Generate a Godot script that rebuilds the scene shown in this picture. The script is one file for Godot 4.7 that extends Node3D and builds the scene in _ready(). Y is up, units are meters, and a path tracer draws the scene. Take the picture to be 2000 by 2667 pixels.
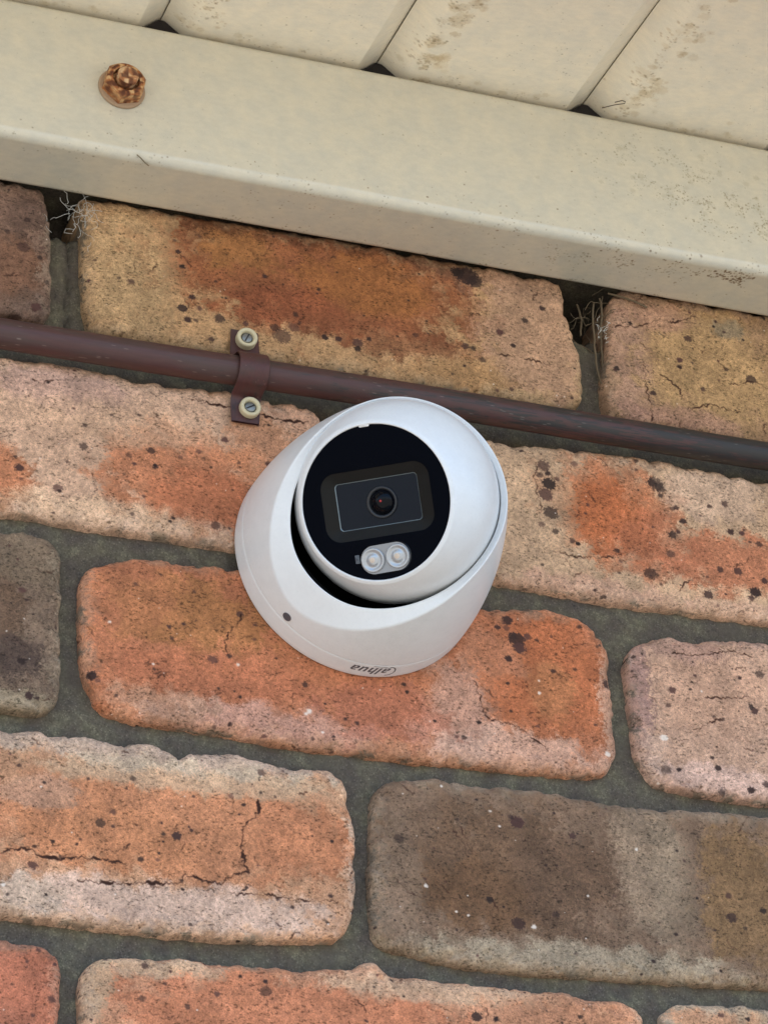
extends Node3D
# A security camera on a tumbled-brick wall, under the beam and ribbed sheet of a small roof.
# Sizes are in millimetres on the wall (x along it, y up, z out of it) and turned to metres by at().

const HEIGHT := 2.35   # metres from the ground to the bed joint behind the pipe

const BRICKS := [
	{"row":0,"base":[129, 101, 85],"edge":[149, 128, 108],  # top course: dirt and the shade under the beam are put into its colours
	"outline":[Vector2(-234,81),Vector2(-14,81),Vector2(-9.6,73.9),Vector2(-7.6,50.6),Vector2(-7.2,31.2),Vector2(-7.8,19.5),Vector2(-10.6,14.0),Vector2(-20.4,13.6),Vector2(-30.2,13.7),Vector2(-120,6),Vector2(-232,5)],
	"patches":[[-25.6,37.2,15.1,16.9,125,87,65,0.65],[-19.2,64.0,10.2,9.5,90,70,60,0.7],[-15.6,19.9,13.4,7.5,101,83,72,0.6]],
	"spots":[[-18.9,62.0,1.53],[-20.4,48.0,2.70],[-13.2,43.9,1.35],[-9.9,32.6,1.35],[-14.7,19.1,2.34],[-22.1,12.6,1.99],[-27.4,54.4,1.35],[-12.5,49.6,1.02]],"grit":[],"cracks":[]},
	{"row":0,"base":[178, 139, 100],"edge":[170, 141, 108],
	"outline":[Vector2(6.5,81),Vector2(120,82),Vector2(228,81),Vector2(230.2,77.6),Vector2(230.8,71.0),Vector2(231.4,60.2),Vector2(234.9,43.0),Vector2(235.8,27.6),Vector2(233.2,15.9),Vector2(228.1,12.0),Vector2(192.6,11.1),Vector2(122.5,11.3),Vector2(70.3,12.0),Vector2(39.6,12.1),Vector2(19.2,12.0),Vector2(10.2,13.0),Vector2(7.6,22.4),Vector2(6.9,31.4),Vector2(6.1,53.3),Vector2(6.3,66.7)],
	"patches":[[111.5,58.4,78.6,30.7,141,84,55,0.95],[74.8,67.2,19.8,14.1,152,105,63,0.8],[134.8,60.0,31.5,17.6,162,105,61,0.8],[98.4,39.9,28.8,12.1,134,77,53,0.7],[100.0,82.5,77.1,9.2,107,69,50,0.6],[187.0,77.4,30.7,8.6,102,74,59,0.6],[142.3,32.3,44.1,9.3,128,79,54,0.7],[214.7,49.9,28.9,41.0,176,138,111,0.9],[175.5,16.5,24.2,12.5,165,125,85,0.7],[172.9,87.0,23.0,10.7,152,100,64,0.6],[26.2,45.5,20.8,34.9,183,151,111,0.7]],
	"spots":[[93.5,24.7,3.92],[98.9,30.1,2.51],[90.2,28.4,2.14],[48.9,30.4,2.26],[51.3,25.4,1.74],[65.4,28.4,2.46],[56.6,31.8,1.40],[54.8,25.6,1.22],[127.9,27.6,2.55],[119.0,27.9,1.63],[112.9,27.8,1.62],[182.1,73.3,4.97],[185.7,70.9,3.45],[177.6,74.5,3.05],[208.6,54.4,1.73],[195.9,45.7,1.90],[201.9,39.9,1.33],[217.7,62.7,1.55],[26.4,39.7,1.73],[21.0,40.6,1.03],[47.7,59.7,1.41],[49.3,52.1,1.41],[53.3,37.1,1.58],[46.1,65.4,1.06],[57.4,69.7,1.07],[119.2,71.1,1.11],[86.6,54.5,1.26],[111.2,52.3,1.09],[11.0,48.0,0.86],[155.2,36.7,1.48],[182.2,34.7,1.51],[186.4,29.4,1.69],[178.6,35.0,1.88],[100.1,37.2,1.44],[77.1,27.9,1.41],[61.4,17.2,1.57],[199.2,16.8,1.13],[133.3,30.6,1.28],[127.7,24.6,1.64]],"grit":[],"cracks":[[Vector2(193.1,33.7),Vector2(202.4,34.4),Vector2(209.7,33.7),Vector2(218.9,32.4)]]},
	{"row":0,"base":[165, 129, 96],"edge":[159, 128, 104],
	"outline":[Vector2(253.7,75.5),Vector2(262,82),Vector2(370,81),Vector2(474,81),Vector2(475,6),Vector2(390,5),Vector2(324.6,8.9),Vector2(300.7,10.7),Vector2(280.7,11.5),Vector2(264.1,11.3),Vector2(249.8,11.4),Vector2(247.2,15.3),Vector2(246.6,29.5),Vector2(250.1,49.7),Vector2(251.2,66.0)],
	"patches":[[259.4,43.8,11.8,37.5,176,138,115,0.9],[301.8,45.4,38.3,33.9,176,141,98,0.8],[312.2,67.8,8.2,4.6,122,113,97,0.6],[273.4,69.2,20.1,9.0,177,134,109,0.8],[283.2,16.6,29.6,6.6,164,124,106,0.7]],
	"spots":[[289.8,59.8,2.02],[284.6,47.4,1.60],[284.2,43.9,1.40],[252.1,37.0,1.57],[320.1,43.5,2.44],[294.7,33.8,1.40],[261.2,62.7,1.19],[269.1,27.3,1.57],[307.8,46.5,1.21]],"grit":[],"cracks":[[Vector2(253.4,60.2),Vector2(265.0,61.8),Vector2(277.2,67.8),Vector2(284.9,67.6),Vector2(295.2,73.4)],[Vector2(266.0,43.0),Vector2(265.9,32.8),Vector2(267.3,18.8),Vector2(267.6,12.9)],[Vector2(274.1,38.3),Vector2(282.9,31.7),Vector2(284.2,25.9)],[Vector2(308.8,38.4),Vector2(321.0,42.7),Vector2(328.5,39.9)],[Vector2(285.7,22.1),Vector2(297.7,26.2),Vector2(313.0,24.8)]]},
	{"row":1,"base":[200, 160, 131],"edge":[195, 162, 138],
	"outline":[Vector2(-113,-7),Vector2(-29.9,-7.6),Vector2(-10.5,-5.7),Vector2(9.3,-6.0),Vector2(24.0,-7.9),Vector2(39.3,-7.8),Vector2(55.8,-6.9),Vector2(69.9,-5.9),Vector2(90.3,-7.4),Vector2(103.5,-8.3),Vector2(110.6,-12.1),Vector2(114.0,-21.4),Vector2(113.7,-44.0),Vector2(112.2,-72.0),Vector2(107.3,-81.8),Vector2(93.9,-82.1),Vector2(70.8,-81.8),Vector2(38.3,-81.3),Vector2(18.6,-81.5),Vector2(-0.5,-81.3),Vector2(-16.4,-80.5),Vector2(-29.0,-80.7),Vector2(-113,-80),Vector2(-117,-40)],
	"patches":[[46.6,-52.3,38.6,22.5,183,116,81,0.95],[61.3,-61.8,30.3,15.1,179,109,76,0.8],[-29.2,-65.7,12.0,16.1,187,116,79,0.9],[-5.6,-17.9,31.4,11.1,193,153,134,0.8],[18.9,-32.1,43.3,11.2,200,160,129,0.7],[10.6,-75.3,45.5,7.3,210,173,139,0.7],[85.4,-35.7,20.7,19.4,191,129,92,0.7],[99.9,-14.3,12.3,7.9,186,138,109,0.7]],
	"spots":[[24.5,-46.4,1.49],[34.0,-42.6,1.84],[54.6,-39.5,1.36],[26.9,-50.1,1.16],[35.1,-50.5,0.83],[5.5,-45.4,1.97],[-5.4,-66.8,2.10],[-21.4,-59.9,1.93],[61.3,-73.7,2.18],[42.9,-73.2,1.16],[66.2,-31.8,1.71],[17.3,-28.1,1.00],[29.3,-26.1,1.01],[1.4,-27.8,0.83],[-1.4,-53.9,0.98],[-23.0,-55.1,0.96],[6.1,-35.3,1.16],[25.9,-73.8,1.15],[31.0,-64.8,0.99],[46.7,-43.5,1.18],[56.7,-42.3,0.85],[35.9,-49.9,1.33],[-20.5,-65.1,1.12],[-9.5,-17.3,0.82],[85.3,-40.4,1.55],[13.7,-94.3,0.65]],"grit":[],"cracks":[[Vector2(52.3,-14.1),Vector2(62.4,-15.2),Vector2(70.8,-14.8),Vector2(79.3,-15.6),Vector2(86.0,-17.1),Vector2(94.6,-17.9),Vector2(104.1,-16.3)],[Vector2(-16.1,-17.0),Vector2(-12.1,-18.1),Vector2(-7.2,-15.4)],[Vector2(9.0,-57.6),Vector2(10.6,-62.7),Vector2(9.8,-66.5)]]},
	{"row":1,"base":[195, 158, 125],"edge":[193, 156, 130],
	"outline":[Vector2(121.4,-16.3),Vector2(126.0,-10.2),Vector2(138.3,-9.6),Vector2(164.8,-10.8),Vector2(195.3,-10.2),Vector2(226.3,-8.7),Vector2(244.3,-6.8),Vector2(271.1,-7.6),Vector2(297.5,-8.4),Vector2(322.2,-9.9),Vector2(350,-7),Vector2(356,-40),Vector2(352,-80),Vector2(313.2,-81.7),Vector2(276.1,-81.7),Vector2(240.2,-82.6),Vector2(208.0,-80.7),Vector2(184.6,-79.9),Vector2(151.7,-79.7),Vector2(122.6,-81.0),Vector2(118.2,-76.5),Vector2(118.8,-52.5)],
	"patches":[[242.2,-36.5,33.0,27.5,183,118,83,0.95],[241.8,-41.4,19.8,19.0,175,98,60,0.85],[297.6,-55.8,32.8,16.2,179,109,77,0.9],[260.8,-52.8,22.7,19.1,177,110,79,0.7],[294.0,-22.4,27.3,13.1,201,166,139,0.8],[207.6,-38.3,16.6,33.1,197,160,126,0.7],[136.2,-49.7,21.2,23.8,183,118,83,0.8],[230.9,-79.9,46.0,7.2,192,147,123,0.7],[304.3,-78.6,23.0,5.4,194,153,128,0.7]],
	"spots":[[211.4,-20.3,2.99],[213.3,-23.9,1.49],[213.4,-29.3,3.17],[211.5,-34.8,3.34],[209.5,-25.5,1.68],[213.4,-43.4,3.33],[208.4,-49.9,1.66],[265.1,-20.8,3.85],[267.0,-22.5,2.69],[263.6,-20.3,2.31],[266.9,-26.4,1.34],[273.8,-31.5,1.54],[276.7,-37.8,1.73],[270.8,-45.5,2.10],[273.8,-43.5,1.34],[268.9,-55.4,2.09],[298.2,-25.7,1.76],[299.6,-39.5,1.75],[292.2,-59.5,1.73],[301.0,-59.1,2.12],[258.1,-66.5,3.01],[222.3,-55.9,1.48],[224.9,-56.8,1.30],[217.6,-26.1,1.31],[226.6,-16.8,1.70],[271.9,-32.2,1.35],[256.8,-10.2,1.54],[243.4,-57.4,1.50],[290.6,-27.9,1.36],[231.2,-36.8,1.13],[305.3,-39.2,1.56],[313.2,-43.8,1.76],[235.3,-81.1,1.29],[285.1,-72.9,2.28],[308.3,-68.5,2.70],[306.0,-71.7,1.73],[214.5,-52.4,1.66],[244.3,-62.5,1.12],[313.6,-62.0,1.75]],"grit":[],"cracks":[[Vector2(209.1,-18.8),Vector2(206.7,-26.9),Vector2(207.7,-36.3),Vector2(209.3,-43.7)],[Vector2(212.8,-62.1),Vector2(223.4,-63.3),Vector2(234.3,-62.5),Vector2(245.6,-58.9)],[Vector2(281.7,-64.9),Vector2(273.9,-68.9),Vector2(271.5,-73.9)]]},
	{"row":2,"base":[121, 99, 81],"edge":[148, 129, 106],
	"outline":[Vector2(-234,-92),Vector2(-120,-91),Vector2(-28.9,-90.3),Vector2(-18.0,-88.5),Vector2(-12.0,-88.8),Vector2(-6.9,-90.8),Vector2(-3.8,-94.9),Vector2(-3.2,-107.3),Vector2(-3.2,-123.0),Vector2(-3.2,-141.5),Vector2(-3.6,-159.6),Vector2(-6.6,-165.3),Vector2(-10.4,-167.1),Vector2(-18.8,-167.7),Vector2(-27.9,-167.7),Vector2(-120,-167),Vector2(-233,-166)],
	"patches":[[-26.9,-126.2,10.9,19.1,101,75,57,0.65],[-22.1,-144.1,10.8,10.4,79,63,55,0.85],[-24.9,-164.4,22.9,5.1,160,141,112,0.7],[-19.4,-102.8,15.8,10.6,127,107,86,0.7]],
	"spots":[[-19.6,-115.8,1.57],[-17.7,-119.8,0.94],[-5.2,-129.9,0.94],[-16.6,-161.7,1.84],[-13.5,-162.1,1.08],[-19.8,-147.1,1.85],[-21.7,-102.3,0.79]],"grit":[],"cracks":[]},
	{"row":2,"base":[183, 116, 82],"edge":[184, 138, 109],
	"outline":[Vector2(5.1,-108.2),Vector2(6.7,-102.7),Vector2(11.0,-98.7),Vector2(18.5,-95.1),Vector2(28.4,-92.6),Vector2(41.0,-91.9),Vector2(70.6,-91.5),Vector2(100.2,-91.9),Vector2(133.9,-93.2),Vector2(178.4,-93.6),Vector2(192.7,-91.6),Vector2(209.3,-90.8),Vector2(220.9,-92.1),Vector2(228.6,-95.4),Vector2(233.9,-101.6),Vector2(236.0,-111.3),Vector2(235.8,-128.9),Vector2(235.3,-144.6),Vector2(234.4,-155.3),Vector2(230.1,-163.7),Vector2(224.8,-165.5),Vector2(211.2,-166.8),Vector2(170.0,-167.7),Vector2(129.8,-168.8),Vector2(94.6,-168.5),Vector2(74.7,-167.4),Vector2(55.9,-166.1),Vector2(36.7,-166.0),Vector2(27.7,-165.5),Vector2(19.6,-164.6),Vector2(13.4,-162.4),Vector2(9.7,-155.9),Vector2(6.6,-148.6),Vector2(5.2,-140.3),Vector2(4.6,-123.4)],
	"patches":[[50.2,-117.7,37.5,17.4,167,113,71,0.9],[26.3,-113.4,19.3,14.4,178,114,80,0.6],[59.3,-143.2,42.2,12.7,179,109,77,0.7],[81.3,-161.5,53.8,9.1,194,147,126,0.9],[36.8,-158.0,23.8,7.1,188,145,116,0.7],[163.0,-145.1,17.2,25.1,196,151,128,0.9],[207.6,-123.3,30.3,33.0,181,107,70,0.95],[207.0,-130.5,10.7,15.9,184,123,82,0.7],[185.7,-159.6,45.1,9.7,200,158,134,0.9],[132.5,-149.0,28.7,15.1,178,110,84,0.7],[180.4,-116.3,15.9,11.8,191,134,103,0.6],[232.8,-136.0,4.5,26.2,195,156,132,0.8]],
	"spots":[[188.6,-99.2,2.32],[188.0,-103.0,1.60],[192.3,-107.8,3.56],[193.2,-111.8,2.84],[190.7,-106.2,2.14],[197.2,-105.8,1.79],[187.9,-117.4,1.77],[221.8,-97.8,1.27],[232.8,-122.6,2.17],[172.2,-148.8,1.21],[162.2,-156.4,1.03],[165.3,-156.4,1.37],[70.6,-113.4,1.65],[40.5,-123.5,1.13],[46.6,-121.4,0.98],[77.0,-117.4,1.16],[63.1,-120.6,0.82],[58.7,-135.7,2.11],[65.5,-133.1,1.31],[8.5,-149.2,2.35],[11.1,-151.3,1.41],[41.6,-128.5,1.13],[26.8,-106.3,1.29],[76.3,-124.1,0.99],[97.4,-141.5,1.49],[201.4,-107.0,1.07],[207.8,-120.6,1.43],[217.9,-118.3,1.08],[198.7,-147.1,1.05],[152.8,-150.7,0.85],[58.8,-165.2,1.12],[65.2,-163.2,1.13],[51.3,-106.2,0.98],[85.5,-131.4,0.83],[60.8,-148.1,0.81],[65.2,-162.7,0.97],[114.1,-154.8,1.00],[119.0,-155.9,1.17],[183.9,-103.2,1.42],[140.0,-135.9,1.19],[141.4,-139.2,1.02],[229.4,-105.9,1.09],[79.5,-166.8,1.14],[108.8,-163.1,0.99]],"grit":[[15.9,-124.9,0.80],[69.2,-136.4,0.82],[33.9,-141.0,0.64],[98.6,-153.4,1.32],[97.2,-154.9,0.83],[200.6,-131.7,0.89],[200.9,-126.0,0.53],[229.7,-155.9,1.42],[6.4,-160.6,0.62],[103.9,-162.1,0.66]],"cracks":[[Vector2(71.1,-113.4),Vector2(69.3,-118.5),Vector2(64.6,-124.4),Vector2(63.7,-130.6),Vector2(65.7,-133.4)],[Vector2(171.7,-129.9),Vector2(173.8,-136.7),Vector2(174.6,-143.6),Vector2(177.3,-146.7)],[Vector2(178.2,-146.6),Vector2(190.0,-148.6),Vector2(195.6,-153.1),Vector2(203.0,-157.4)],[Vector2(7.2,-149.3),Vector2(9.5,-153.2)]]},
	{"row":2,"base":[194, 153, 126],"edge":[185, 147, 127],
	"outline":[Vector2(243.8,-109.7),Vector2(246.5,-104.4),Vector2(250.9,-100.3),Vector2(257.1,-97.8),Vector2(267.3,-96.0),Vector2(276.3,-96.8),Vector2(285.7,-94.4),Vector2(312.0,-91.4),Vector2(350,-93),Vector2(474,-92),Vector2(475,-166),Vector2(352,-166),Vector2(302.2,-169.3),Vector2(285.0,-168.9),Vector2(263.8,-167.7),Vector2(251.9,-165.4),Vector2(248.0,-160.7),Vector2(244.7,-154.4),Vector2(243.7,-141.8),Vector2(243.3,-127.9)],
	"patches":[[280.9,-120.8,27.9,22.9,196,151,122,0.8],[247.1,-125.2,5.5,30.6,154,118,108,0.75],[276.1,-162.5,32.8,8.2,204,166,146,0.9],[270.3,-102.1,22.4,5.2,175,135,117,0.7],[250.5,-153.3,7.2,12.1,195,160,137,0.7]],
	"spots":[[301.1,-126.9,1.88],[260.1,-129.6,1.28],[305.5,-109.2,2.08],[256.0,-159.7,2.35],[261.9,-159.1,1.27],[299.5,-125.2,1.50],[262.6,-122.3,1.84],[280.0,-156.4,1.65],[280.9,-167.2,1.82],[295.6,-112.0,1.13],[271.1,-120.8,0.93],[294.7,-164.7,1.84],[246.2,-108.1,1.28],[302.3,-161.2,1.85]],"grit":[[256.3,-145.2,1.63],[252.8,-165.3,0.72],[276.5,-121.0,0.56]],"cracks":[[Vector2(276.9,-123.5),Vector2(286.1,-122.8),Vector2(300.9,-120.9)],[Vector2(264.5,-104.7),Vector2(279.2,-103.6),Vector2(292.6,-99.0),Vector2(303.4,-101.2)],[Vector2(271.5,-140.0),Vector2(277.4,-135.7),Vector2(284.9,-132.9)]]},
	{"row":3,"base":[196, 144, 108],"edge":[197, 166, 142],
	"outline":[Vector2(-113,-180),Vector2(-27.8,-176.2),Vector2(-12.7,-175.5),Vector2(-0.3,-176.2),Vector2(7.2,-174.9),Vector2(13.3,-175.6),Vector2(18.1,-177.7),Vector2(25.7,-175.6),Vector2(32.2,-175.1),Vector2(39.7,-177.3),Vector2(44.3,-179.7),Vector2(50.7,-176.9),Vector2(60.6,-175.5),Vector2(71.3,-175.7),Vector2(79.7,-176.2),Vector2(87.1,-178.4),Vector2(92.2,-179.8),Vector2(96.8,-178.1),Vector2(103.9,-177.7),Vector2(109.7,-179.4),Vector2(113.1,-183.0),Vector2(114.6,-193.0),Vector2(116.3,-203.2),Vector2(116.3,-218.1),Vector2(115.6,-230.9),Vector2(113.6,-240.7),Vector2(109.8,-247.5),Vector2(103.3,-250.1),Vector2(81.9,-252.4),Vector2(53.7,-253.9),Vector2(26.7,-254.1),Vector2(-0.4,-253.4),Vector2(-26.8,-253.0),Vector2(-113,-252),Vector2(-117,-215)],
	"patches":[[40.7,-210.1,87.1,22.7,193,127,89,0.95],[17.7,-217.5,38.2,13.7,195,129,88,0.6],[92.4,-209.1,20.9,19.8,191,124,87,0.8],[33.4,-180.0,75.4,7.0,197,169,146,0.9],[48.9,-188.0,66.3,7.1,201,175,143,0.6],[32.6,-242.6,79.3,9.4,205,171,149,0.9],[-18.1,-244.8,17.7,8.3,203,173,146,0.7],[-12.5,-201.8,16.6,6.8,194,154,128,0.6]],
	"spots":[[11.9,-211.7,2.14],[17.0,-206.4,1.38],[42.2,-213.9,2.02],[36.8,-213.7,1.08],[27.5,-225.1,1.38],[-14.5,-232.0,1.94],[77.4,-182.9,1.77],[105.5,-209.3,0.97],[7.1,-193.8,0.92],[24.8,-191.7,1.40],[64.4,-194.4,1.27],[104.1,-232.1,1.12],[88.1,-238.5,0.95],[34.4,-224.4,1.08],[-3.4,-227.7,1.35],[-24.0,-244.6,0.88],[-9.3,-243.1,0.74],[114.2,-237.5,1.45],[46.9,-249.8,1.07],[102.1,-243.5,0.95],[69.6,-232.5,0.94],[-20.1,-191.5,1.06],[36.1,-209.0,0.78],[2.6,-221.5,0.76],[22.4,-196.1,0.77]],"grit":[[-25.8,-240.9,0.88]],"cracks":[[Vector2(75.8,-194.7),Vector2(75.6,-199.9),Vector2(72.0,-204.1),Vector2(68.4,-208.6),Vector2(68.4,-219.1),Vector2(70.6,-225.2),Vector2(63.5,-228.4),Vector2(59.6,-231.7),Vector2(52.6,-231.1),Vector2(45.0,-229.5),Vector2(41.9,-233.8),Vector2(32.7,-234.5),Vector2(17.6,-235.6),Vector2(2.6,-236.4)],[Vector2(-27.1,-227.9),Vector2(-18.3,-225.4),Vector2(-10.9,-227.7),Vector2(-4.9,-228.8),Vector2(2.6,-226.7),Vector2(10.1,-226.5),Vector2(22.1,-228.0)],[Vector2(63.3,-235.5),Vector2(78.9,-234.7),Vector2(88.2,-235.3),Vector2(107.2,-234.2)],[Vector2(70.0,-218.9),Vector2(66.8,-223.2)]]},
	{"row":3,"base":[128, 101, 80],"edge":[155, 133, 110],
	"outline":[Vector2(124.8,-189.5),Vector2(126.5,-184.6),Vector2(130.0,-180.8),Vector2(135.1,-178.4),Vector2(149.4,-176.0),Vector2(154.4,-175.5),Vector2(179.4,-175.8),Vector2(200.1,-175.9),Vector2(223.7,-177.1),Vector2(252.0,-177.1),Vector2(276.3,-176.2),Vector2(301.5,-174.7),Vector2(350,-181),Vector2(354,-215),Vector2(350,-252),Vector2(291.8,-252.0),Vector2(265.8,-253.1),Vector2(238.1,-253.8),Vector2(206.4,-255.0),Vector2(177.7,-255.4),Vector2(154.1,-254.3),Vector2(131.3,-251.1),Vector2(124.8,-248.8),Vector2(122.4,-245.4),Vector2(122.2,-233.4),Vector2(122.7,-217.4),Vector2(123.9,-200.7)],
	"patches":[[171.6,-213.6,55.4,28.2,115,86,64,0.9],[167.5,-225.5,26.7,16.8,116,83,58,0.7],[206.8,-213.2,25.7,23.0,105,80,62,0.75],[243.8,-200.8,15.9,37.5,157,133,108,0.65],[254.5,-214.9,10.6,35.5,151,128,103,0.5],[284.3,-213.5,19.7,34.1,137,103,69,0.85],[207.0,-249.3,84.4,7.6,167,148,122,0.85],[133.5,-221.0,9.8,29.3,142,116,94,0.7],[136.5,-195.9,14.9,14.9,113,90,72,0.6]],
	"spots":[[185.8,-191.7,2.91],[183.4,-189.8,1.54],[183.2,-235.7,2.85],[199.8,-230.1,1.70],[278.7,-223.8,2.31],[278.1,-214.1,1.61],[134.4,-204.5,2.14],[168.7,-183.8,0.85],[210.0,-195.2,1.56],[171.5,-226.8,1.67],[149.0,-207.0,0.66],[226.8,-180.5,0.70],[293.3,-219.3,1.62],[284.3,-227.8,1.07],[159.8,-193.3,1.01],[240.9,-246.1,1.21],[252.5,-233.4,1.05],[207.2,-246.0,1.01],[259.5,-200.8,0.89]],"grit":[[189.8,-236.3,1.18],[144.7,-223.5,0.99],[238.1,-198.0,0.88],[178.0,-194.6,0.68],[174.3,-188.3,0.68],[154.0,-179.6,0.68],[157.1,-233.1,0.66],[214.6,-220.7,0.69],[161.9,-234.3,0.66]],"cracks":[[Vector2(154.7,-195.5),Vector2(160.9,-201.5),Vector2(163.6,-209.5)],[Vector2(170.9,-223.6),Vector2(175.3,-231.3)],[Vector2(161.2,-196.5),Vector2(165.4,-207.7)]]},
	{"row":4,"base":[179, 111, 83],"edge":[178, 126, 99],
	"outline":[Vector2(-234,-264),Vector2(-120,-263),Vector2(-26.7,-262.5),Vector2(-18.0,-262.8),Vector2(-9.0,-264.0),Vector2(-4.8,-267.1),Vector2(-2.9,-272.2),Vector2(-2.5,-284.2),Vector2(-4.5,-300),Vector2(-5,-325),Vector2(-10,-338),Vector2(-120,-339),Vector2(-233,-338)],
	"patches":[[-17.8,-279.6,13.1,13.0,181,109,80,0.7],[-23.8,-263.6,16.0,3.3,165,117,93,0.7]],
	"spots":[[-12.1,-265.5,1.17],[-6.9,-284.3,1.75],[-16.4,-270.5,0.88],[-22.2,-280.0,0.72],[-14.1,-291.1,1.01]],"grit":[],"cracks":[]},
	{"row":4,"base":[193, 136, 102],"edge":[201, 167, 136],
	"outline":[Vector2(4.6,-279.8),Vector2(5.5,-272.9),Vector2(10.4,-267.6),Vector2(17.4,-265.9),Vector2(29.3,-264.6),Vector2(44.7,-263.6),Vector2(65.7,-263.4),Vector2(85.7,-263.1),Vector2(100.3,-262.2),Vector2(112.3,-260.8),Vector2(117.2,-257.6),Vector2(121.1,-257.4),Vector2(126.5,-260.8),Vector2(138.4,-262.1),Vector2(160.0,-262.6),Vector2(197.0,-262.7),Vector2(212.3,-263.6),Vector2(226.7,-264.7),Vector2(233.2,-268.6),Vector2(236.2,-275.6),Vector2(236,-300),Vector2(235,-330),Vector2(228,-338),Vector2(120,-339),Vector2(12,-338),Vector2(6,-328),Vector2(5,-300)],
	"patches":[[85.0,-282.4,80.4,15.6,192,120,85,0.95],[32.3,-267.4,24.1,4.2,203,169,135,0.8],[148.4,-267.5,53.4,5.4,204,168,135,0.8],[9.9,-277.0,5.9,14.9,197,164,129,0.8],[196.7,-272.6,29.9,7.4,191,131,96,0.7]],
	"spots":[[29.0,-268.1,1.50],[27.6,-281.1,1.49],[56.9,-276.8,1.37],[76.1,-274.0,2.47],[76.2,-270.2,1.08],[45.2,-282.9,1.36],[162.3,-276.4,2.27],[170.3,-276.8,1.31],[206.5,-272.6,1.17],[36.7,-274.6,0.90],[52.7,-263.9,1.07],[66.3,-268.8,0.92]],"grit":[],"cracks":[[Vector2(162.8,-269.3),Vector2(167.3,-273.6),Vector2(165.2,-279.6)],[Vector2(111.7,-272.4),Vector2(117.6,-279.6)]]},
	{"row":4,"base":[195, 158, 124],"edge":[195, 165, 136],
	"outline":[Vector2(243.6,-269.3),Vector2(246.5,-265.4),Vector2(251.9,-262.6),Vector2(264.8,-261.1),Vector2(290.7,-261.0),Vector2(350,-264),Vector2(474,-263),Vector2(475,-338),Vector2(360,-339),Vector2(252,-338),Vector2(246,-328),Vector2(246,-300)],
	"patches":[[263.8,-270.0,20.7,5.8,193,136,100,0.8]],
	"spots":[[269.4,-266.3,1.39],[281.3,-266.8,1.22]],"grit":[],"cracks":[]}]

var noise_big := FastNoiseLite.new()
var noise_mid := FastNoiseLite.new()
var noise_fine := FastNoiseLite.new()
var grain_a: PackedByteArray
var grain_b: PackedByteArray
var grain_c: PackedByteArray
const GRAIN := 512
var rng := RandomNumberGenerator.new()
var taken := {}


func at(x: float, y: float, z: float) -> Vector3:
	return Vector3(x * 0.001, HEIGHT + y * 0.001, z * 0.001)


func _ready() -> void:
	# ---- camera, sky, sun, exposure
	var cam := Camera3D.new()
	cam.name = "camera"
	cam.fov = 18.93
	cam.near = 0.05
	cam.far = 400.0
	cam.transform = Transform3D(Basis(Vector3(0.93283, -0.04975, 0.35686), Vector3(-0.13753, 0.86627, 0.48027), Vector3(-0.33303, -0.49709, 0.80125)).orthonormalized(), at(-292.95, -696.06, 1031.65))
	add_child(cam)
	cam.current = true
	var env := Environment.new()
	var sky_material := ProceduralSkyMaterial.new()
	sky_material.sky_top_color = Color(0.39, 0.58, 0.80)
	sky_material.sky_horizon_color = Color(0.83, 0.887, 0.923)
	sky_material.sky_curve = 0.16
	sky_material.ground_bottom_color = Color(0.45, 0.43, 0.40)
	sky_material.ground_horizon_color = Color(0.66, 0.66, 0.66)
	var sky := Sky.new()
	sky.sky_material = sky_material
	env.background_mode = Environment.BG_SKY
	env.sky = sky
	env.tonemap_mode = Environment.TONE_MAPPER_LINEAR
	env.tonemap_exposure = 3.0
	env.sdfgi_enabled = true
	env.ssao_enabled = true
	env.ssil_enabled = true
	var world := WorldEnvironment.new()
	world.name = "world_environment"
	world.environment = env
	add_child(world)
	var sun := DirectionalLight3D.new()
	sun.name = "sun"
	sun.light_energy = 1.3
	sun.light_color = Color(1.0, 0.96, 0.90)
	sun.light_angular_distance = 0.5
	sun.shadow_enabled = true
	add_child(sun)
	sun.look_at_from_position(Vector3(-2.0, 2.7, -1.5), Vector3.ZERO)   # behind the house, so the wall face is in open shade

	prepare_noise()
	build_ground()
	build_wall()
	build_beam()
	build_roof()
	build_pipe()
	build_security_camera()
	build_bolt()
	build_small_things()


# ---------------------------------------------------------------- helpers
func prepare_noise() -> void:
	rng.seed = 4711
	noise_big.seed = 3
	noise_big.noise_type = FastNoiseLite.TYPE_SIMPLEX_SMOOTH
	noise_big.frequency = 0.045
	noise_big.fractal_octaves = 3
	noise_mid.seed = 11
	noise_mid.noise_type = FastNoiseLite.TYPE_SIMPLEX_SMOOTH
	noise_mid.frequency = 0.19
	noise_mid.fractal_octaves = 3
	noise_fine.seed = 23
	noise_fine.noise_type = FastNoiseLite.TYPE_SIMPLEX_SMOOTH
	noise_fine.frequency = 0.6
	noise_fine.fractal_octaves = 2
	grain_a = grain_bytes(31, 0.33, 3)
	grain_b = grain_bytes(37, 0.10, 4)
	grain_c = grain_bytes(41, 0.022, 4)


func grain_bytes(seed_value: int, frequency: float, octaves: int) -> PackedByteArray:
	var n := FastNoiseLite.new()
	n.seed = seed_value
	n.noise_type = FastNoiseLite.TYPE_SIMPLEX
	n.frequency = frequency
	n.fractal_octaves = octaves
	var im := n.get_seamless_image(GRAIN, GRAIN)
	im.convert(Image.FORMAT_L8)
	return im.get_data()


func named(o: Node, called: String, parent: Node) -> void:
	o.name = called
	if parent == self:
		var k: int = taken.get(called, 0)
		taken[called] = k + 1
		if k > 0:
			o.name = "%s_%03d" % [called, k]
	parent.add_child(o, true)


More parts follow.
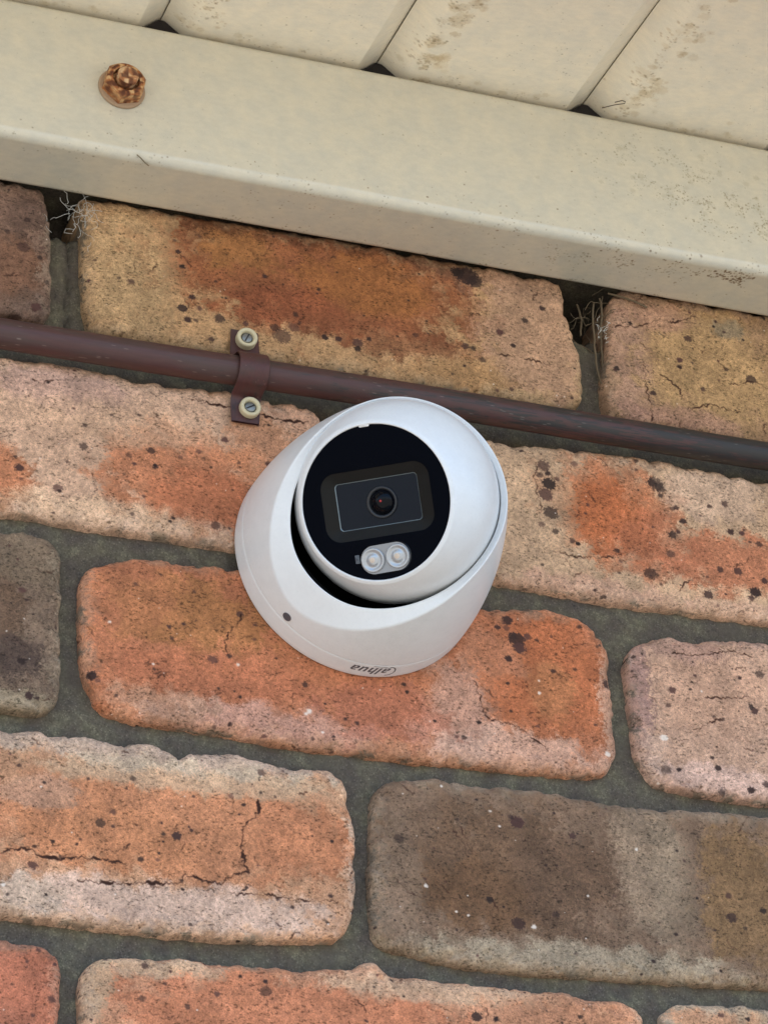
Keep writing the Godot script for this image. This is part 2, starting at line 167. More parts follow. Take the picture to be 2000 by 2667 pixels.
func tag(o: Node, label: String, category: String, group := "") -> void:
	o.set_meta("label", label)
	o.set_meta("category", category)
	if group != "":
		o.set_meta("group", group)


func thing(called: String, label: String, category: String, where: Vector3, group := "") -> Node3D:
	var o := Node3D.new()
	o.position = where
	named(o, called, self)
	tag(o, label, category, group)
	return o


func part(called: String, mesh: Mesh, material: Material, parent: Node) -> MeshInstance3D:
	var o := MeshInstance3D.new()
	o.mesh = mesh
	if material:
		o.material_override = material
	named(o, called, parent)
	return o


func paint(color: Color, roughness := 0.6, metallic := 0.0, specular := 0.5) -> StandardMaterial3D:
	var m := StandardMaterial3D.new()
	m.albedo_color = color
	m.roughness = roughness
	m.metallic = metallic
	m.metallic_specular = specular
	return m


# A sheet of columns x rows points (points[j * columns + i]); normals from its neighbours. wrap joins the last column to the first.
func sheet(points: PackedVector3Array, columns: int, rows: int, wrap: bool, uvs := PackedVector2Array(), flip := false, face_row := 9999) -> ArrayMesh:
	var normals := PackedVector3Array()
	normals.resize(points.size())
	for j in rows:
		var j0 := maxi(j - 1, 0)
		var j1 := mini(j + 1, rows - 1)
		for i in columns:
			var i0 := i - 1
			var i1 := i + 1
			if wrap:
				i0 = (i0 + columns) % columns
				i1 = i1 % columns
			else:
				i0 = maxi(i0, 0)
				i1 = mini(i1, columns - 1)
			var n := (points[j * columns + i1] - points[j * columns + i0]).cross(points[j1 * columns + i] - points[j0 * columns + i])
			n = n.normalized() if n.length_squared() > 1e-24 else Vector3.ZERO
			if flip:
				n = -n
			if j >= face_row and n.z < 0.75:   # where the rings of a brick run together
				n = Vector3(0, 0, 1)
			normals[j * columns + i] = n
	for j in [0, rows - 1]:   # a pole: every point of the row is one
		if points[j * columns].distance_squared_to(points[j * columns + columns / 2]) < 1e-12:
			var near: int = 1 if j == 0 else rows - 2
			var sum := Vector3.ZERO
			for i in columns:
				sum += normals[near * columns + i]
			for i in columns:
				normals[j * columns + i] = sum.normalized()
	var index := PackedInt32Array()
	var last := columns if wrap else columns - 1
	index.resize(last * (rows - 1) * 6)
	var k := 0
	for j in rows - 1:
		for i in last:
			var a := j * columns + i
			var b := j * columns + (i + 1) % columns
			var c := a + columns
			var d := b + columns
			if flip:
				index[k] = a; index[k + 1] = b; index[k + 2] = c; index[k + 3] = b; index[k + 4] = d; index[k + 5] = c
			else:
				index[k] = a; index[k + 1] = c; index[k + 2] = b; index[k + 3] = b; index[k + 4] = c; index[k + 5] = d
			k += 6
	var arrays := []
	arrays.resize(Mesh.ARRAY_MAX)
	arrays[Mesh.ARRAY_VERTEX] = points
	arrays[Mesh.ARRAY_NORMAL] = normals
	if uvs.size() == points.size():
		arrays[Mesh.ARRAY_TEX_UV] = uvs
	arrays[Mesh.ARRAY_INDEX] = index
	var mesh := ArrayMesh.new()
	mesh.add_surface_from_arrays(Mesh.PRIMITIVE_TRIANGLES, arrays)
	return mesh


# Turns a profile of (radius, height) in millimetres round the local z axis.
func lathe(profile: PackedVector2Array, steps := 64) -> ArrayMesh:
	var pts := PackedVector3Array()
	for p in profile:
		for i in steps:
			var a := TAU * i / steps
			pts.append(Vector3(cos(a) * p.x, sin(a) * p.x, p.y) * 0.001)
	return sheet(pts, steps, profile.size(), true)


# A round bar through points given in metres.
func tube(path: PackedVector3Array, radius: float, steps := 6, st: SurfaceTool = null) -> SurfaceTool:
	var s := st
	if s == null:
		s = SurfaceTool.new()
		s.begin(Mesh.PRIMITIVE_TRIANGLES)
	var rings := []
	for k in path.size():
		var t := (path[mini(k + 1, path.size() - 1)] - path[maxi(k - 1, 0)]).normalized()
		var u := t.cross(Vector3(0.31, 0.72, 0.62)).normalized()
		var v := t.cross(u)
		var ring := []
		for i in steps:
			var a := TAU * i / steps
			var o := u * cos(a) + v * sin(a)
			ring.append([path[k] + o * radius, o])
		rings.append(ring)
	for k in path.size() - 1:
		for i in steps:
			var i2 := (i + 1) % steps
			for q in [rings[k][i], rings[k + 1][i], rings[k][i2], rings[k][i2], rings[k + 1][i], rings[k + 1][i2]]:
				s.set_normal(q[1])
				s.add_vertex(q[0])
	return s


func smooth_closed(corners: Array, spacing: float) -> PackedVector2Array:
	var raw := PackedVector2Array()
	var n := corners.size()
	for k in n:
		var p0: Vector2 = corners[(k + n - 1) % n]
		var p1: Vector2 = corners[k]
		var p2: Vector2 = corners[(k + 1) % n]
		var p3: Vector2 = corners[(k + 2) % n]
		var length := p1.distance_to(p2)
		if length > 30.0:   # keep long straight runs straight
			p0 = p1 - (p2 - p1) * 0.2
			p3 = p2 + (p2 - p1) * 0.2
		var steps := maxi(2, int(length / 0.5))
		for s in steps:
			var t := float(s) / steps
			var m1 := (p2 - p0) * 0.5
			var m2 := (p3 - p1) * 0.5
			m1 = m1.limit_length(length)
			m2 = m2.limit_length(length)
			var t2 := t * t
			var t3 := t2 * t
			raw.append(p1 * (2 * t3 - 3 * t2 + 1) + m1 * (t3 - 2 * t2 + t) + p2 * (-2 * t3 + 3 * t2) + m2 * (t3 - t2))
	var total := 0.0
	for k in raw.size():
		total += raw[k].distance_to(raw[(k + 1) % raw.size()])
	var count := int(total / spacing)
	var out := PackedVector2Array()
	var step := total / count
	var run := 0.0
	var next := 0.0
	for k in raw.size():
		var a := raw[k]
		var b := raw[(k + 1) % raw.size()]
		var d := a.distance_to(b)
		while next < run + d and out.size() < count:
			out.append(a.lerp(b, (next - run) / maxf(d, 1e-6)))
			next += step
		run += d
	return out


# ---------------------------------------------------------------- the ground
func build_ground() -> void:
	var pm := PlaneMesh.new()
	pm.size = Vector2(120, 120)
	var m := paint(Color(0.68, 0.655, 0.60), 0.9)
	var g := FastNoiseLite.new()
	g.seed = 5
	g.frequency = 0.02
	var im := g.get_seamless_image(256, 256)
	im.convert(Image.FORMAT_RGB8)
	for y in 256:
		for x in 256:
			var v: float = 0.84 + 0.16 * im.get_pixel(x, y).r
			im.set_pixel(x, y, Color(v, v, v))
	m.albedo_texture = ImageTexture.create_from_image(im)
	m.uv1_triplanar = true
	m.uv1_world_triplanar = true
	m.uv1_scale = Vector3(0.7, 0.7, 0.7)
	var o := part("ground", pm, m, self)
	o.set_meta("kind", "structure")
	o.set_meta("label", "pale concrete ground in front of the brick wall")


# ---------------------------------------------------------------- brick wall
func brick_mesh(outline: PackedVector2Array, number: int, fine: bool, origin: Vector2) -> ArrayMesh:
	var lo := Vector2(1e9, 1e9)
	var hi := -lo
	for p in outline:
		lo = lo.min(p)
		hi = hi.max(p)
	var size := hi - lo
	var half := size.y * 0.5
	var middle := (lo.y + hi.y) * 0.5
	var depths := PackedFloat32Array()
	if fine:
		for d in [0.0, 0.3, 0.7, 1.2, 1.8, 2.5, 3.2, 4.0, 4.8, 5.6, 6.4, 7.2, 8.0]:
			depths.append(d)
		var d2 := 8.9
		while d2 < half:
			depths.append(d2)
			d2 += 0.95
	else:
		for d in [0.0, 0.8, 2.0, 3.6, 5.6, 9.0, 20.0]:
			depths.append(d)
	depths.append(1e6)
	var n := outline.size()
	var rows := depths.size() + 2
	var pts := PackedVector3Array()
	var uvs := PackedVector2Array()
	pts.resize(n * rows)
	uvs.resize(n * rows)
	var shift := number * 37.7
	var round_edge := 4.6 + 0.9 * sin(number * 2.3)
	var lean_x := 0.0035 * sin(number * 1.7)
	var lean_y := 0.010 * cos(number * 2.9)
	var center := (lo + hi) * 0.5
	for i in n:
		var p := outline[i]
		var s := Vector2(clampf(p.x, lo.x + half, hi.x - half), middle)
		var inward := s - p
		var reach := inward.length()
		inward /= reach
		var wobble := noise_big.get_noise_2d(p.x * 3.0 + shift, p.y * 3.0) * 0.5 + noise_mid.get_noise_2d(p.x * 1.1 + shift, p.y * 1.1) * 0.35
		for j in rows:
			var d := 0.0 if j < 2 else minf(depths[j - 2], reach)
			var fade := clampf(1.0 - d / 12.0, 0.0, 1.0)
			var q := p + inward * (d + wobble * fade * fade)
			var x := q.x + shift
			var z := 0.0
			var r := maxf(2.6, round_edge + 4.0 * noise_big.get_noise_2d(p.x * 1.4 - shift, p.y * 1.4))
			if d < r:
				var k := 1.0 - d / r
				z -= r * (1.0 - sqrt(maxf(0.0, 1.0 - k * k)))
			z += noise_big.get_noise_2d(x, q.y) * 0.55 + noise_mid.get_noise_2d(x, q.y) * (0.16 + 0.26 * fade)
			z += noise_fine.get_noise_2d(x, q.y) * (0.08 + 0.10 * fade)
			z -= 1.2 * fade * smoothstep(0.16, 0.42, noise_big.get_noise_2d(x * 2.2, q.y * 2.2 - 33.0))   # chips along the arris
			z += (q.x - center.x) * lean_x + (q.y - center.y) * lean_y - 0.5
			if j == 0:
				z = -30.0
			elif j == 1:
				z = minf(z - 2.0, -9.0)
			pts[j * n + i] = Vector3((q.x - origin.x) * 0.001, (q.y - origin.y) * 0.001, z * 0.001)
			# the texture is laid over the rounded edge by its true length, so it does not streak down the sides
			var g := q
			if d < r:
				g = p + inward * (r - r * asin(clampf(1.0 - d / r, 0.0, 1.0)))
			if j < 2:
				g = p - inward * (0.57 * r + 2.0 + 5.0 * (1 - j))
			uvs[j * n + i] = Vector2((g.x - lo.x + 9.0) / (size.x + 18.0), (hi.y - g.y + 9.0) / (size.y + 18.0))
	return sheet(pts, n, rows, true, uvs, signed_area(outline) < 0.0, 16 if fine else 7)


func signed_area(outline: PackedVector2Array) -> float:
	var sum := 0.0
	for k in outline.size():
		sum += outline[k].cross(outline[(k + 1) % outline.size()])
	return sum


func brick_material(b: Dictionary, lo: Vector2, hi: Vector2, number: int) -> StandardMaterial3D:
	var scale := 0.32
	lo -= Vector2.ONE * 9.0
	hi += Vector2.ONE * 9.0
	var size := hi - lo
	var w := int(size.x / scale)
	var h := int(size.y / scale)
	# broad zones of fired clay, worked out on a coarse grid
	var cw := int(size.x / 1.2)
	var ch := int(size.y / 1.2)
	var coarse := Image.create(cw, ch, false, Image.FORMAT_RGB8)
	var base := Color8(b.base[0], b.base[1], b.base[2])
	var edge := Color8(b.edge[0], b.edge[1], b.edge[2])
	var shift := number * 53.0
	for y in ch:
		for x in cw:
			var px := lo.x + size.x * (x + 0.5) / cw
			var py := hi.y - size.y * (y + 0.5) / ch
			var warp := noise_big.get_noise_2d(px * 1.1 + shift, py * 1.1) * 0.5 + noise_mid.get_noise_2d(px * 0.8 + shift, py * 0.8) * 0.42
			var c := base
			for q in b.patches:
				var e := Vector2((px - q[0]) / q[2], (py - q[1]) / q[3]).length() + warp * 0.8
				var k := smoothstep(1.18, 0.70, e) * float(q[7]) * 0.9
				if k > 0.0:
					c = c.lerp(Color8(q[4], q[5], q[6]), k)
			var d := minf(minf(px - lo.x, hi.x - px), minf(py - lo.y, hi.y - py)) - 9.0
			var k2 := clampf((6.5 + warp * 9.0 - d) / 6.0, 0.0, 1.0) * 0.72
			c = c.lerp(edge, k2)
			# smears of mortar left on the arris
			var smear := smoothstep(0.10, 0.34, noise_big.get_noise_2d(px * 1.7 + shift, py * 1.7 - 60.0)) * clampf((3.0 - d) / 3.0, 0.0, 1.0)
			c = c.lerp(Color8(112, 102, 88), smear * 0.75)
			var tone := 1.0 + noise_big.get_noise_2d(px * 0.6 - shift, py * 0.6) * 0.12
			coarse.set_pixel(x, y, Color(c.r * tone, c.g * tone, c.b * tone))
	coarse.resize(w, h, Image.INTERPOLATE_CUBIC)
	var zones := coarse.get_data()
	var data := PackedByteArray()
	data.resize(w * h * 3)
	var height := PackedByteArray()
	height.resize(w * h)
	var ox := (number * 131) % GRAIN
	var oy := (number * 197) % GRAIN
	for y in h:
		var ya := ((y + oy) % GRAIN) * GRAIN
		var yb := ((y * 2 + oy * 3) % GRAIN) * GRAIN
		var yc := ((y + oy * 5 + 77) % GRAIN) * GRAIN
		for x in w:
			var ga := grain_a[ya + (x + ox) % GRAIN] - 128
			var gb := grain_b[yc + (x + ox * 3) % GRAIN] - 128
			var fleck := grain_b[yb + ((x >> 1) * 2 + (x & 1) + ox * 7) % GRAIN]
			var gc := grain_c[yc + (x + ox * 11) % GRAIN] - 128
			# look the zone up a little to the side, so that zones meet in grains and not in a fade
			var sx := clampi(x + (gb >> 4) + (ga >> 5), 0, w - 1)
			var sy := clampi(y + (gc >> 4) + (ga >> 5), 0, h - 1)
			var s := (sy * w + sx) * 3
			var f := 1.0 + ga * 0.0013 + gb * 0.0010 + gc * 0.0008
			var dark := 0.0
			# grit lies thick in some parts of a face and hardly at all in others
			var gritty := 62 + (grain_c[yb + (x + ox * 13) % GRAIN] - 128) / 3
			if fleck < gritty:
				dark = minf((gritty - fleck) / 22.0, 1.0) * (0.36 + ga * 0.0014)
				f *= 1.0 - dark
			elif fleck > 188:
				f *= 1.0 + (fleck - 188) * 0.0030
			# crazing: short wandering hairlines in the clay face
			var vein := absi(grain_c[yb + (x * 2 + ox * 5) % GRAIN] - 124)
			if vein < 3 and gb > -6 and fleck < 132:
				dark = maxf(dark, 0.30)
				f *= 0.72
			var t := (y * w + x) * 3
			data[t] = clampi(int(zones[s] * f), 0, 255)
			data[t + 1] = clampi(int(zones[s + 1] * f), 0, 255)
			data[t + 2] = clampi(int(zones[s + 2] * f * (1.0 - dark * 0.05)), 0, 255)
			height[y * w + x] = clampi(int(150 + ga * 0.16 + gb * 0.26 - dark * 120.0), 0, 255)
	var r := RandomNumberGenerator.new()
	r.seed = 900 + number
	# iron spots
	var spots: Array = b.spots.duplicate()
	for k in 520:
		var p := Vector2(r.randf_range(lo.x, hi.x), r.randf_range(lo.y, hi.y))
		if noise_big.get_noise_2d(p.x * 1.2 + shift, p.y * 1.2 + 90.0) + r.randfn(0.0, 0.12) > 0.02:
			spots.append([p.x, p.y, 0.16 + 0.9 * pow(r.randf(), 4.5)])
	for q in spots:
		stamp(data, height, w, h, (q[0] - lo.x) / scale, (hi.y - q[1]) / scale, q[2] / scale * 0.92, Color8(46, 36, 33).lerp(Color8(92, 62, 56), pow(r.randf(), 2.0)), r.randf_range(0.5, 0.95), -26, number)
	var grit: Array = b.grit.duplicate()
	for k in 26:
		grit.append([r.randf_range(lo.x, hi.x), r.randf_range(lo.y, hi.y), r.randf_range(0.22, 0.42)])
	for q in grit:
		stamp(data, height, w, h, (q[0] - lo.x) / scale, (hi.y - q[1]) / scale, q[2] / scale, Color8(236, 218, 200), 0.85, 20, number)
	for line in b.cracks:
		crack(data, height, w, h, line, lo, hi, scale, 1.0, 1.5 if line.size() > 6 else 0.8, r)
	for k in 34:
		var p := Vector2(r.randf_range(lo.x, hi.x), r.randf_range(lo.y, hi.y))
		var line := [p]
		var dir := r.randf_range(-0.6, 0.6) + (PI if r.randf() < 0.5 else 0.0)
		for q in 2 + r.randi() % 4:
			dir += r.randf_range(-0.9, 0.9)
			p += Vector2(cos(dir), sin(dir)) * r.randf_range(1.2, 3.2)
			line.append(p)
		crack(data, height, w, h, line, lo, hi, scale, r.randf_range(0.25, 0.6), 0.8, r)
	var m := StandardMaterial3D.new()
	m.albedo_texture = ImageTexture.create_from_image(Image.create_from_data(w, h, false, Image.FORMAT_RGB8, data))
	m.heightmap_enabled = true
	m.heightmap_texture = ImageTexture.create_from_image(Image.create_from_data(w, h, false, Image.FORMAT_L8, height))
	m.heightmap_scale = 0.04
	m.roughness = 0.92
	m.metallic_specular = 0.3
	return m


func stamp(data: PackedByteArray, height: PackedByteArray, w: int, h: int, cx: float, cy: float, radius: float, color: Color, strength: float, raise: int, number: int) -> void:
	var reach := int(radius * 1.7) + 2
	var a := Vector3(color.r8, color.g8, color.b8)
	for y in range(maxi(0, int(cy) - reach), mini(h, int(cy) + reach + 1)):
		for x in range(maxi(0, int(cx) - reach), mini(w, int(cx) + reach + 1)):
			var dx := x - cx
			var dy := y - cy
			var e := sqrt(dx * dx * 0.85 + dy * dy * 1.15) / radius
			e += (grain_b[((y * 2 + number * 61) % GRAIN) * GRAIN + (x * 2 + number * 17) % GRAIN] - 128) * 0.0028
			var k := clampf((1.12 - e) * maxf(1.6, radius * 0.55), 0.0, 1.0) * strength
			if k > 0.0:
				var t := (y * w + x) * 3
				data[t] = int(data[t] + (a.x - data[t]) * k)
				data[t + 1] = int(data[t + 1] + (a.y - data[t + 1]) * k)
				data[t + 2] = int(data[t + 2] + (a.z - data[t + 2]) * k)
				height[y * w + x] = clampi(int(height[y * w + x] + raise * k), 0, 255)


func crack(data: PackedByteArray, height: PackedByteArray, w: int, h: int, line: Array, lo: Vector2, hi: Vector2, scale: float, strength: float, width: float, r: RandomNumberGenerator) -> void:
	for k in line.size() - 1:
		var a: Vector2 = line[k]
		var b: Vector2 = line[k + 1]
		var steps := maxi(2, int(a.distance_to(b) / scale * 1.6))
		var side := (b - a).orthogonal().normalized()
		for s in steps:
			var t := float(s) / steps
			var p := a.lerp(b, t)
			p += side * (noise_mid.get_noise_2d(p.x * 1.7, p.y * 1.7) * 1.2 + noise_fine.get_noise_2d(p.x * 1.5, p.y * 1.5) * 0.5)
			var thick := width * clampf(0.7 + 1.7 * noise_big.get_noise_2d(p.x * 2.4, p.y * 2.4 + 50.0), 0.36, 1.5)
			var cx := (p.x - lo.x) / scale
			var cy := (hi.y - p.y) / scale
			var reach := int(thick) + 1
			for y in range(int(cy) - reach, int(cy) + reach + 1):
				for x in range(int(cx) - reach, int(cx) + reach + 1):
					if x < 0 or y < 0 or x >= w or y >= h:
						continue
					var e := Vector2(x - cx, y - cy).length()
					var q := clampf(thick + 0.5 - e, 0.0, 1.0) * strength * 0.55
					if q > 0.0:
						var i := (y * w + x) * 3
						data[i] = int(data[i] + (58 - data[i]) * q)
						data[i + 1] = int(data[i + 1] + (36 - data[i + 1]) * q)
						data[i + 2] = int(data[i + 2] + (28 - data[i + 2]) * q)
						height[y * w + x] = int(height[y * w + x] * (1.0 - 0.7 * q))


func build_wall() -> void:
	var wall := thing("brick_wall", "tumbled orange and brown brick wall with recessed grey mortar", "wall", Vector3(0, 0, 0))
	build_mortar(wall)
	var materials := []
	var number := 0
	for b in BRICKS:
		var outline := smooth_closed(b.outline, 1.0)
		var lo := Vector2(1e9, 1e9)
		var hi := -lo
		for p in outline:
			lo = lo.min(p)
			hi = hi.max(p)
		var m := brick_material(b, lo, hi, number)
		materials.append(m)
		var c := (lo + hi) * 0.5
		var o := part("brick", brick_mesh(outline, number, true, c), m, wall)
		o.position = at(c.x, c.y, 0)
		number += 1
	# the rest of the wall, outside the picture
	var shapes := []
	for k in 5:
		var corners := []
		for q in [[-114, 33], [-108, 37.5], [-55, 38], [0, 37.6], [58, 38], [108, 37.4], [114.5, 32], [115, 0], [114, -33], [108, -37.6], [40, -38], [-40, -37.4], [-107, -38], [-114, -32], [-115, 0]]:
			corners.append(Vector2(q[0] + rng.randf_range(-1.0, 1.0), q[1] + rng.randf_range(-0.8, 0.8)))
		shapes.append(brick_mesh(smooth_closed(corners, 7.0), 30 + k, false, Vector2.ZERO))
	for row in range(-1, 27):
		for column in range(-4, 6):
			var x := column * 240.0 + (0.0 if posmod(row, 2) == 1 else 120.0)
			var y := 43.0 - 86.0 * row
			var in_view := row >= 0 and row <= 4 and (column >= -1 and column <= 1)
			if posmod(row, 2) == 1:
				in_view = row >= 0 and row <= 4 and (column == 0 or column == 1)
			if in_view:
				continue
			var o := part("brick", shapes[posmod(row * 7 + column * 3, 5)], materials[posmod(row * 5 + column * 11 + 3, materials.size())], wall)
			o.position = at(x, y, 0)
	# the house goes on to the right, and above the roof
	var spots := []
	for row in range(-7, 27):
		for column in range(-4, 25):
			if column >= 6 or row < -1:
				spots.append(Transform3D(Basis(), at(column * 240.0 + (0.0 if posmod(row, 2) == 1 else 120.0), 43.0 - 86.0 * row, 0)))
	var many := MultiMesh.new()
	many.transform_format = MultiMesh.TRANSFORM_3D
	many.mesh = shapes[0]
	many.instance_count = spots.size()
	for k in spots.size():
		many.set_instance_transform(k, spots[k])
	var rest := MultiMeshInstance3D.new()
	rest.multimesh = many
	rest.material_override = materials[5]
	rest.set_meta("kind", "stuff")
	named(rest, "far_bricks", wall)


func mortar_height(x: float, y: float) -> float:
	var z := -7.6 + noise_big.get_noise_2d(x * 1.3, y * 1.3 + 400.0) * 1.1 + noise_mid.get_noise_2d(x, y + 300.0) * 0.35 + noise_fine.get_noise_2d(x, y) * 0.35
	z -= 7.0 * smoothstep(-17.0, -11.0, y) * smoothstep(16.0, 10.0, y)   # the bed behind the pipe is raked out
	# the uprights of the top course are raked deeper, and open under the beam
	if y > 4.0 and y < 90.0:
		z -= 2.0 * smoothstep(4.0, 14.0, y)
		z -= 34.0 * smoothstep(50.0, 62.0, y + noise_mid.get_noise_2d(x, y) * 8.0 - absf(x - 243.0) * 0.3) * smoothstep(22.0, 12.0, absf(x - 243.0))
		z -= 24.0 * smoothstep(61.0, 68.0, y + noise_mid.get_noise_2d(x, y) * 6.0) * smoothstep(22.0, 12.0, absf(x))
		# a settled crack down the middle of the left upright
		var cx := 1.6 + noise_big.get_noise_2d(7.0, y * 2.0) * 2.0 - 0.30 * maxf(0.0, 20.0 - y)
		z -= 3.4 * smoothstep(0.9, 0.2, absf(x - cx)) * smoothstep(8.0, 12.0, y)
	return z


func build_mortar(wall: Node3D) -> void:
	var m := StandardMaterial3D.new()
	var size := 512
	var data := PackedByteArray()
	data.resize(size * size * 3)
	var height := PackedByteArray()
	height.resize(size * size)
	for y in size:
		for x in size:
			var ga := grain_a[y * GRAIN + x] - 128
			var gb := grain_b[y * GRAIN + x] - 128
			var gc := grain_c[y * GRAIN + x] - 128
			var f := 1.0 + ga * 0.0012 + gb * 0.0008 + gc * 0.0009
			if ga > 80:
				f *= 1.22
			elif ga < -84:
				f *= 0.8
			if gc > 40 and gb > 0:
				f *= 1.06
			var t := (y * size + x) * 3
			data[t] = clampi(int(94 * f), 0, 255)
			data[t + 1] = clampi(int((86 + gc * 0.02) * f), 0, 255)
			data[t + 2] = clampi(int((73 - gc * 0.02) * f), 0, 255)
			height[y * size + x] = clampi(int(128 + ga * 0.8 + gb * 0.3), 0, 255)
	m.albedo_texture = ImageTexture.create_from_image(Image.create_from_data(size, size, false, Image.FORMAT_RGB8, data))
	m.uv1_triplanar = true
	m.uv1_scale = Vector3(5.2, 5.2, 5.2)
	m.roughness = 0.95
	m.metallic_specular = 0.25
	# the joints in view, a modelled surface
	var x0 := -70.0
	var x1 := 400.0
	var y0 := -400.0
	var y1 := 92.0
	var nx := 320
	var ny := 330
	var pts := PackedVector3Array()
	pts.resize(nx * ny)
	for j in ny:
		for i in nx:
			var x := lerpf(x0, x1, float(i) / (nx - 1))
			var y := lerpf(y0, y1, float(j) / (ny - 1))
			pts[j * nx + i] = at(x, y, mortar_height(x, y))
	part("mortar", sheet(pts, nx, ny, false), m, wall)
	# the mass of the wall round and behind them
	var st := SurfaceTool.new()
	st.begin(Mesh.PRIMITIVE_TRIANGLES)
	for q in [[-1100, 6100, -2350, 700, -110, -46], [-1100, x0, -2350, 700, -46, -7], [x1, 6100, -2350, 700, -46, -7], [x0, x1, -2350, y0, -46, -7], [x0, x1, y1, 700, -46, -7]]:
		var bm := BoxMesh.new()
		bm.size = Vector3(q[1] - q[0], q[3] - q[2], q[5] - q[4]) * 0.001
		st.append_from(bm, 0, Transform3D(Basis(), at((q[0] + q[1]) * 0.5, (q[2] + q[3]) * 0.5, (q[4] + q[5]) * 0.5)))
	part("mortar", st.commit(), m, wall)


# ---------------------------------------------------------------- beam
func metal_paint(size_x: float, size_y: float, base: Color, clusters: Array, seed_value: int, roughness: float) -> StandardMaterial3D:
	# painted steel with grime: specks gathered where clusters (x, y, rx, ry, density, radius) say, a few anywhere
	var scale := 0.36
	var w := int(size_x / scale)
	var h := int(size_y / scale)
	var data := PackedByteArray()
	data.resize(w * h * 3)
	var height := PackedByteArray()
	height.resize(w * h)
	var r0 := base.r8
	var g0 := base.g8
	var b0 := base.b8
	for y in h:
		for x in w:
			var ga := grain_a[((y * 2 + seed_value) % GRAIN) * GRAIN + (x * 2) % GRAIN] - 128
			var gc := grain_c[((y + seed_value * 3) % GRAIN) * GRAIN + (x + seed_value * 7) % GRAIN] - 128
			var gb := grain_b[((y + seed_value * 5) % GRAIN) * GRAIN + (x / 2 + seed_value) % GRAIN] - 128
			var f := 1.0 + ga * 0.00018 + gb * 0.00015 + gc * 0.00018
			var t := (y * w + x) * 3
			data[t] = clampi(int((r0 + gc * 0.015) * f), 0, 255)
			data[t + 1] = clampi(int(g0 * f), 0, 255)
			data[t + 2] = clampi(int((b0 - gc * 0.02) * f), 0, 255)
			height[y * w + x] = 128
	var r := RandomNumberGenerator.new()
	r.seed = seed_value
	for c in clusters:
		# c: x, y, rx, ry, count, radius, red, green, blue, strength
		for k in int(c[4]):
			var p := Vector2(r.randfn(0, 0.5), r.randfn(0, 0.5))
			var x: float = c[0] + p.x * c[2]
			var y: float = c[1] + p.y * c[3]
			if noise_big.get_noise_2d(x * 1.6 + seed_value, y * 1.6) < -0.02:
				continue
			stamp(data, height, w, h, x / scale, y / scale, c[5] * (0.35 + 1.1 * pow(r.randf(), 2.0)) / scale, Color8(c[6], c[7], c[8]), c[9] * r.randf_range(0.4, 1.0), 10, seed_value + k % 13)
	for k in int(size_x * size_y * 0.0016):
		stamp(data, height, w, h, r.randf() * w, r.randf() * h, r.randf_range(0.12, 0.4) / scale, Color8(112, 98, 74), r.randf_range(0.2, 0.75), 12, seed_value + k % 17)
	var m := StandardMaterial3D.new()
	m.albedo_texture = ImageTexture.create_from_image(Image.create_from_data(w, h, false, Image.FORMAT_RGB8, data))
	m.heightmap_enabled = true
	m.heightmap_texture = ImageTexture.create_from_image(Image.create_from_data(w, h, false, Image.FORMAT_L8, height))
	m.heightmap_scale = 0.02
	m.roughness = roughness
	m.metallic_specular = 0.6
	m.clearcoat_enabled = true
	m.clearcoat = 0.5
	m.clearcoat_roughness = 0.2
	return m


